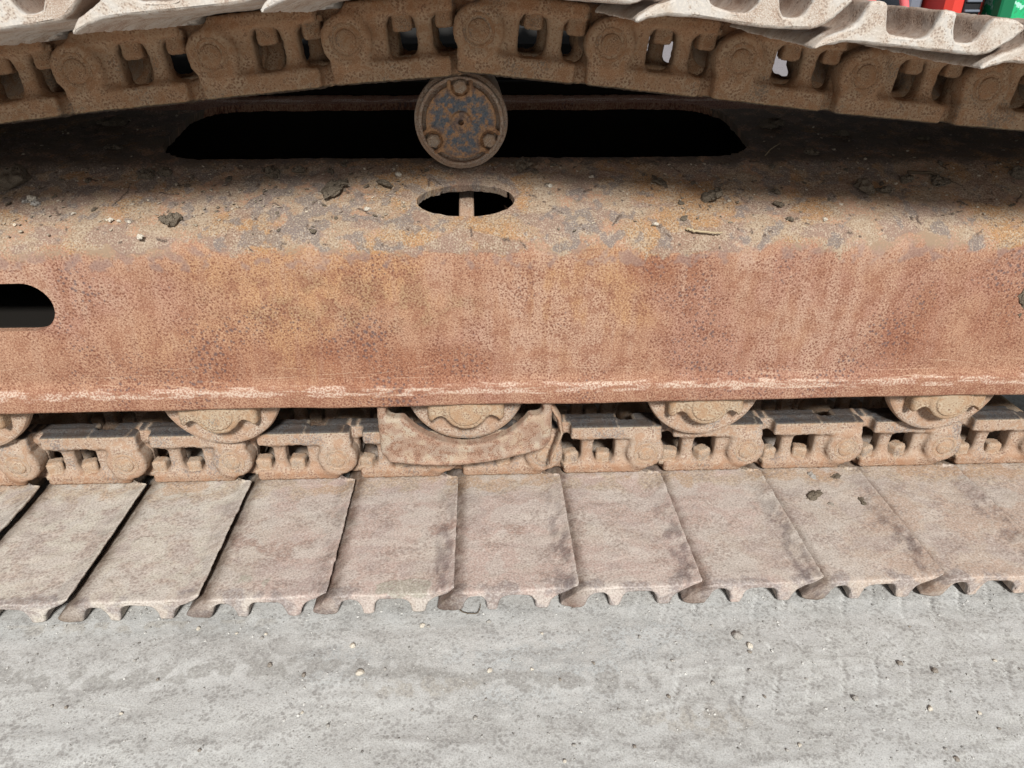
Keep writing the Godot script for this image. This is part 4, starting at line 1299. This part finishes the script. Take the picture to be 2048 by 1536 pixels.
	for k in mm.instance_count:
		var x := rng.randf_range(-0.95, 1.2)
		var s := 0.165 * sqrt(rng.randf())
		if rng.randf() < 0.12: s = rng.randf_range(0.17, 0.45)
		while absf(x - 0.0275) < 0.085 and s < 0.13: x = rng.randf_range(-0.95, 1.2)
		while s > 0.172 and absf(x - 0.018) < 0.52: x = rng.randf_range(-0.95, 1.2)
		var r := 0.0013 + 0.006 * pow(rng.randf(), 5.0)
		var t := Transform3D(Basis.from_euler(Vector3(rng.randf() * 0.8, rng.randf() * TAU, rng.randf() * 0.8)).scaled(Vector3(r, r * 0.8, r)), on_frame(x, s))
		mm.set_instance_transform(k, t)
		var g := rng.randf()
		mm.set_instance_color(k, Color(0.18, 0.145, 0.11).lerp(Color(0.62, 0.54, 0.43), g * g))
	var gm := MultiMeshInstance3D.new()
	gm.name = "grit"
	gm.multimesh = mm
	var gmat := plain(Color(1, 1, 1), 0.95)
	gmat.vertex_color_use_as_albedo = true
	M.grit = gmat
	gm.material_override = gmat
	add_child(gm)
	tag(gm, "fine crumbs of dirt strewn over the frame's sloping top", "grit", "", "stuff")
	# twigs and straw
	twig("twig", [on_frame(0.365, 0.012), on_frame(0.378, 0.006) + Vector3(0, 0.002, 0), on_frame(0.40, 0.004), on_frame(0.418, 0.004)], 0.0022, M.straw, "pale twig lying on the front bend right of the oval slot", "twig")
	twig("twig", [on_frame(0.755, 0.138), on_frame(0.79, 0.130) + Vector3(0, 0.004, 0), on_frame(0.815, 0.118), on_frame(0.835, 0.105)], 0.0028, M.twig, "dark crooked twig in the shade on the frame's top at right", "twig")
	twig("twig", [Vector3(0.0, 0.003, -0.012), Vector3(0.012, 0.002, 0.004), Vector3(0.034, 0.003, 0.008), Vector3(0.040, 0.010, -0.004)], 0.0011, M.twig, "thin curled dark stem on the ground beside the middle shoe", "twig")
	twig("twig", [on_frame(0.53, 0.19), on_frame(0.55, 0.215) + Vector3(0, 0.004, 0), on_frame(0.578, 0.25)], 0.001, M.straw, "thin straw at the right end of the long opening", "twig")
	# bits lying on the lower shoes
	var bits := [[0.648, -0.214, 0.048, 0.4, M.mud, "grey scrape of dried mud on the lower shoe with a flat brown pebble"], [0.666, -0.190, 0.016, 0.7, M.stone_dark, "dark crumb at the end of the grey scrape on a lower shoe"], [0.7286, -0.197, 0.030, 0.4, M.mud, "flat brown pebble on a lower shoe right of a grey scrape"], [-0.0933, -0.0957, 0.010, 0.25, M.mud, "small reddish-brown fleck on the lower shoe under the guard's left end"], [0.925, -0.239, 0.013, 0.5, M.stone_dark, "dark crumb on the lower shoe near the right edge"], [0.668, -0.278, 0.03, 0.4, M.stone, "crumbly dried mud beside the link on a right lower shoe"], [0.715, -0.276, 0.036, 0.35, M.mud, "flat brown mud beside the link on a right lower shoe"]]
	for k in bits.size():
		var c: Array = bits[k]
		var o := put("mud_flake", kinds[k % 5], c[4], self, Vector3(c[0], 0.037, c[1]))
		o.rotation.y = k * 2.1 + 0.6
		o.scale = Vector3(c[2], c[2] * c[3], c[2] * 0.55)
		tag(o, c[5], "dried mud")

func twig(called: String, pts: Array, r: float, mat: Material, label: String, cat: String) -> void:
	var path := []
	var m := pts.size()
	for k in m - 1:
		for t in 6:
			var p: Vector3 = pts[k].cubic_interpolate(pts[k + 1], pts[maxi(k - 1, 0)], pts[mini(k + 2, m - 1)], t / 6.0)
			path.append(p + Vector3(0, n3.get_noise_1d(p.x * 300.0) * r, 0))
	path.append(pts[m - 1])
	tag(put(called, tube(path, r, r * 0.5), mat), label, cat)

func build_pebbles() -> void:
	var kinds := []
	for k in 4: kinds.append(clod_mesh(20 + k, 0.22, 0.11))
	var rng := RandomNumberGenerator.new()
	rng.seed = 33
	# those one can point to
	var big := [[0.4206, 0.0642, 0.019, "largest grey stone on the ground, right of the middle", 0], [0.4328, 0.0834, 0.012, "pale stone in front of the largest grey stone", 1], [-0.2587, 0.0908, 0.009, "dark pebble alone on the ground, left of the middle", 2], [-0.1297, 0.1089, 0.014, "pale round stone at the grey slurry, left of the middle", 1], [-0.0480, 0.0279, 0.010, "pale pebble on the ground in front of the guard", 1], [0.6787, 0.1376, 0.011, "dark pebble on the ground far right, apart from a pair", 2], [0.6361, 0.1230, 0.010, "dark pebble of a pair on the ground far right", 2], [-0.1476, 0.0598, 0.011, "pale stone on the ground left of the guard, near the shoes", 1]]
	for c in big:
		var o := put("pebble", kinds[c[4]], [M.stone, M.stone_pale, M.stone_dark][c[4]], self, Vector3(c[0], ground_height(c[0], c[1]) - 0.001, c[1]))
		o.rotation.y = rng.randf() * TAU
		o.scale = Vector3.ONE * c[2]
		tag(o, c[3], "stone")
	var first: MeshInstance3D = null
	for k in 64:
		var x := rng.randf_range(-0.7, 0.9)
		var z := 0.012 + 0.29 * rng.randf()
		var r := 0.0055 + 0.006 * pow(rng.randf(), 2.5)
		var o := put("pebble", kinds[k % 4], [M.stone, M.stone, M.stone_pale, M.stone_dark][rng.randi() % 4], self, Vector3(x, ground_height(x, z) - 0.0012, z))
		o.rotation = Vector3(rng.randf() * 0.4, rng.randf() * TAU, 0)
		o.scale = Vector3(r, r * 0.9, r * rng.randf_range(0.7, 1.0))
		tag(o, "tiny pebble among the many scattered over the grey ground", "pebble", "tiny pebbles scattered on the ground")
	var mm := MultiMesh.new()
	mm.transform_format = MultiMesh.TRANSFORM_3D
	mm.use_colors = true
	mm.mesh = clod_mesh(27, 0.35, 0.17)
	mm.instance_count = 7500
	for k in mm.instance_count:
		var x := rng.randf_range(-0.95, 1.2)
		var z := rng.randf_range(-0.03, 0.42)
		if k % 5 == 0: z = rng.randf_range(-0.05, 0.012)
		var r := 0.0010 + 0.0045 * pow(rng.randf(), 5.0)
		# more where the slurry dried
		if n3.get_noise_3d(x * 6.0, 40.0, z * 12.0) < 0.0 and rng.randf() < 0.6: r *= 0.6
		mm.set_instance_transform(k, Transform3D(Basis.from_euler(Vector3(rng.randf(), rng.randf() * TAU, rng.randf())).scaled(Vector3(r, r * 0.8, r)), Vector3(x, ground_height(x, z) - 0.0018, z)))
		mm.set_instance_color(k, Color(0.16, 0.15, 0.14).lerp(Color(0.62, 0.61, 0.58), pow(rng.randf(), 0.8)))
	var gm := MultiMeshInstance3D.new()
	gm.name = "ground_grit"
	gm.multimesh = mm
	gm.material_override = M.grit
	add_child(gm)
	tag(gm, "fine grit scattered over the grey ground", "grit", "", "stuff")

# ------------------------------------------------------------------ what stands behind

func build_background() -> void:
	var dark := plain(Color(0.018, 0.017, 0.016), 0.9)
	var redm := plain(Color(0.62, 0.055, 0.04), 0.4)
	var pinkm := plain(Color(0.75, 0.16, 0.17), 0.5)
	var green := plain(Color(0.01, 0.36, 0.13), 0.5)
	var dgreen := plain(Color(0.008, 0.14, 0.06), 0.5)
	var black := plain(Color(0.018, 0.018, 0.020), 0.6)
	var grey := plain(Color(0.16, 0.18, 0.22), 0.5)
	var white := plain(Color(0.72, 0.73, 0.75), 0.8)
	# the machine's body behind this track
	var b := thing("machine_body", "dark undercarriage body behind the track, seen only through the link windows", "machine body", Vector3(-1.0, 0, -1.75))
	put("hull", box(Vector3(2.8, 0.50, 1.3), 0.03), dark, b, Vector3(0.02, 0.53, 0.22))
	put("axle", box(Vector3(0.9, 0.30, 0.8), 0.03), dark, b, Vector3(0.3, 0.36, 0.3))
	# sizes follow from the sight lines: x = 0.05 + distance * slope
	var X := func(px: float, z: float) -> float: return 0.05 + (0.8026 - z) * (0.4727 + 0.000655 * (px - 1700.0))
	# red compact machine with black louvres
	var z := -3.2
	var x0: float = X.call(1893, z)
	var x1: float = X.call(1972, z)
	var r := thing("red_machine", "red machine with a black louvred panel behind the track", "machine", Vector3((x0 + x1) * 0.5, 0, z))
	var wd := x1 - x0
	put("body", box(Vector3(wd, 0.85, 0.9), 0.03), redm, r, Vector3(0, 0.62, -0.45))
	put("skid", box(Vector3(wd * 0.9, 0.2, 0.8), 0.02), black, r, Vector3(0, 0.1, -0.45))
	var lp := put("louvre_panel", box(Vector3(wd * 0.42, 0.42, 0.012), 0.004), black, r, Vector3(0.02, 0.90, 0.006))
	for k in 9: put("slat", box(Vector3(wd * 0.38, 0.012, 0.02), 0.003), grey, lp, Vector3(0, -0.19 + k * 0.045, 0.008))
	# green container with flaking pale paint
	x0 = X.call(1974, z)
	var g := thing("green_container", "bright green steel container with pale flaking paint, at the right edge", "container", Vector3(x0 + 0.5, 0, z + 0.1))
	var flaky := StandardMaterial3D.new()
	var im := paint(512, 512, Color(0.01, 0.40, 0.15), [[noise_bytes(512, 512, 81, 0.02, 5), ramp(0.58, 0.62, 0.9), Color(0.45, 0.72, 0.62)], [noise_bytes(512, 512, 82, 0.06, 3), ramp(0.6, 0.7, 0.6), Color(0.02, 0.22, 0.09)]])
	flaky.albedo_texture = ImageTexture.create_from_image(im[0])
	flaky.uv1_triplanar = true
	flaky.uv1_scale = Vector3.ONE * 1.6
	flaky.roughness = 0.5
	put("wall", box(Vector3(1.0, 1.0, 0.8), 0.012), flaky, g, Vector3(0.02, 0.55, -0.4))
	put("corner_post", box(Vector3(0.07, 1.06, 0.07), 0.008), dgreen, g, Vector3(-0.5, 0.53, 0.02))
	put("foot", box(Vector3(0.12, 0.06, 0.7), 0.006), dgreen, g, Vector3(-0.4, 0.03, -0.4))
	put("foot", box(Vector3(0.12, 0.06, 0.7), 0.006), dgreen, g, Vector3(0.4, 0.03, -0.4))
	# engine with black bellows and a grey cover
	z = -3.4
	x0 = X.call(1812, z)
	x1 = X.call(1888, z)
	wd = x1 - x0
	var e := thing("engine_unit", "grey engine unit with black ribbed bellows, left of the red machine", "engine", Vector3((x0 + x1) * 0.5, 0, z))
	put("cover", box(Vector3(wd * 0.42, 0.95, 0.5), 0.02), grey, e, Vector3(-wd * 0.29, 0.55, -0.25))
	var ribs := [Vector2(0.0, 0.0)]
	for k in 14:
		ribs.append(Vector2(wd * 0.27, k * 0.034 + 0.004))
		ribs.append(Vector2(wd * 0.22, k * 0.034 + 0.021))
	ribs.append(Vector2(0.0, 14 * 0.034))
	var bl := put("bellows", lathe(ribs, 40), black, e, Vector3(wd * 0.24, 0.50, -0.15))
	bl.rotation_degrees.x = -90
	put("base", box(Vector3(wd, 0.5, 0.5), 0.02), black, e, Vector3(0, 0.26, -0.25))
	# green machine with a red bent arm and a white bag
	x0 = X.call(1745, z)
	x1 = X.call(1808, z)
	var gm := thing("green_machine", "dark green machine with a curved red arm, left of the grey engine", "machine", Vector3((x0 + x1) * 0.5, 0, z))
	wd = x1 - x0
	put("body", box(Vector3(wd, 0.70, 0.6), 0.03), dgreen, gm, Vector3(0, 0.37, -0.3))
	put("tank", box(Vector3(wd * 0.6, 0.18, 0.3), 0.04), black, gm, Vector3(-0.03, 0.80, -0.35))
	var arm := []
	for k in 15:
		var t := k / 14.0
		arm.append(Vector3(-0.06 + 0.16 * sin(t * 1.5), 0.96 - 0.42 * t * t - 0.05 * t, 0.06))
	put("arm", tube(arm, 0.022, 0.022, 10), pinkm, gm)
	x0 = X.call(1682, z)
	x1 = X.call(1722, z)
	var s := put("sack", clod_mesh(50, 0.12, 0.07), white, self, Vector3((x0 + x1) * 0.5, 0.42, z))
	s.scale = Vector3(0.26, 1.1, 0.3)
	tag(s, "white bulging sack left of the green machine, beyond the track", "sack")
	var post := put("pink_post", box(Vector3(0.075, 1.0, 0.075), 0.012), pinkm, self, Vector3(X.call(1731, z), 0.5, z))
	tag(post, "pink painted post right of the white sack", "post")
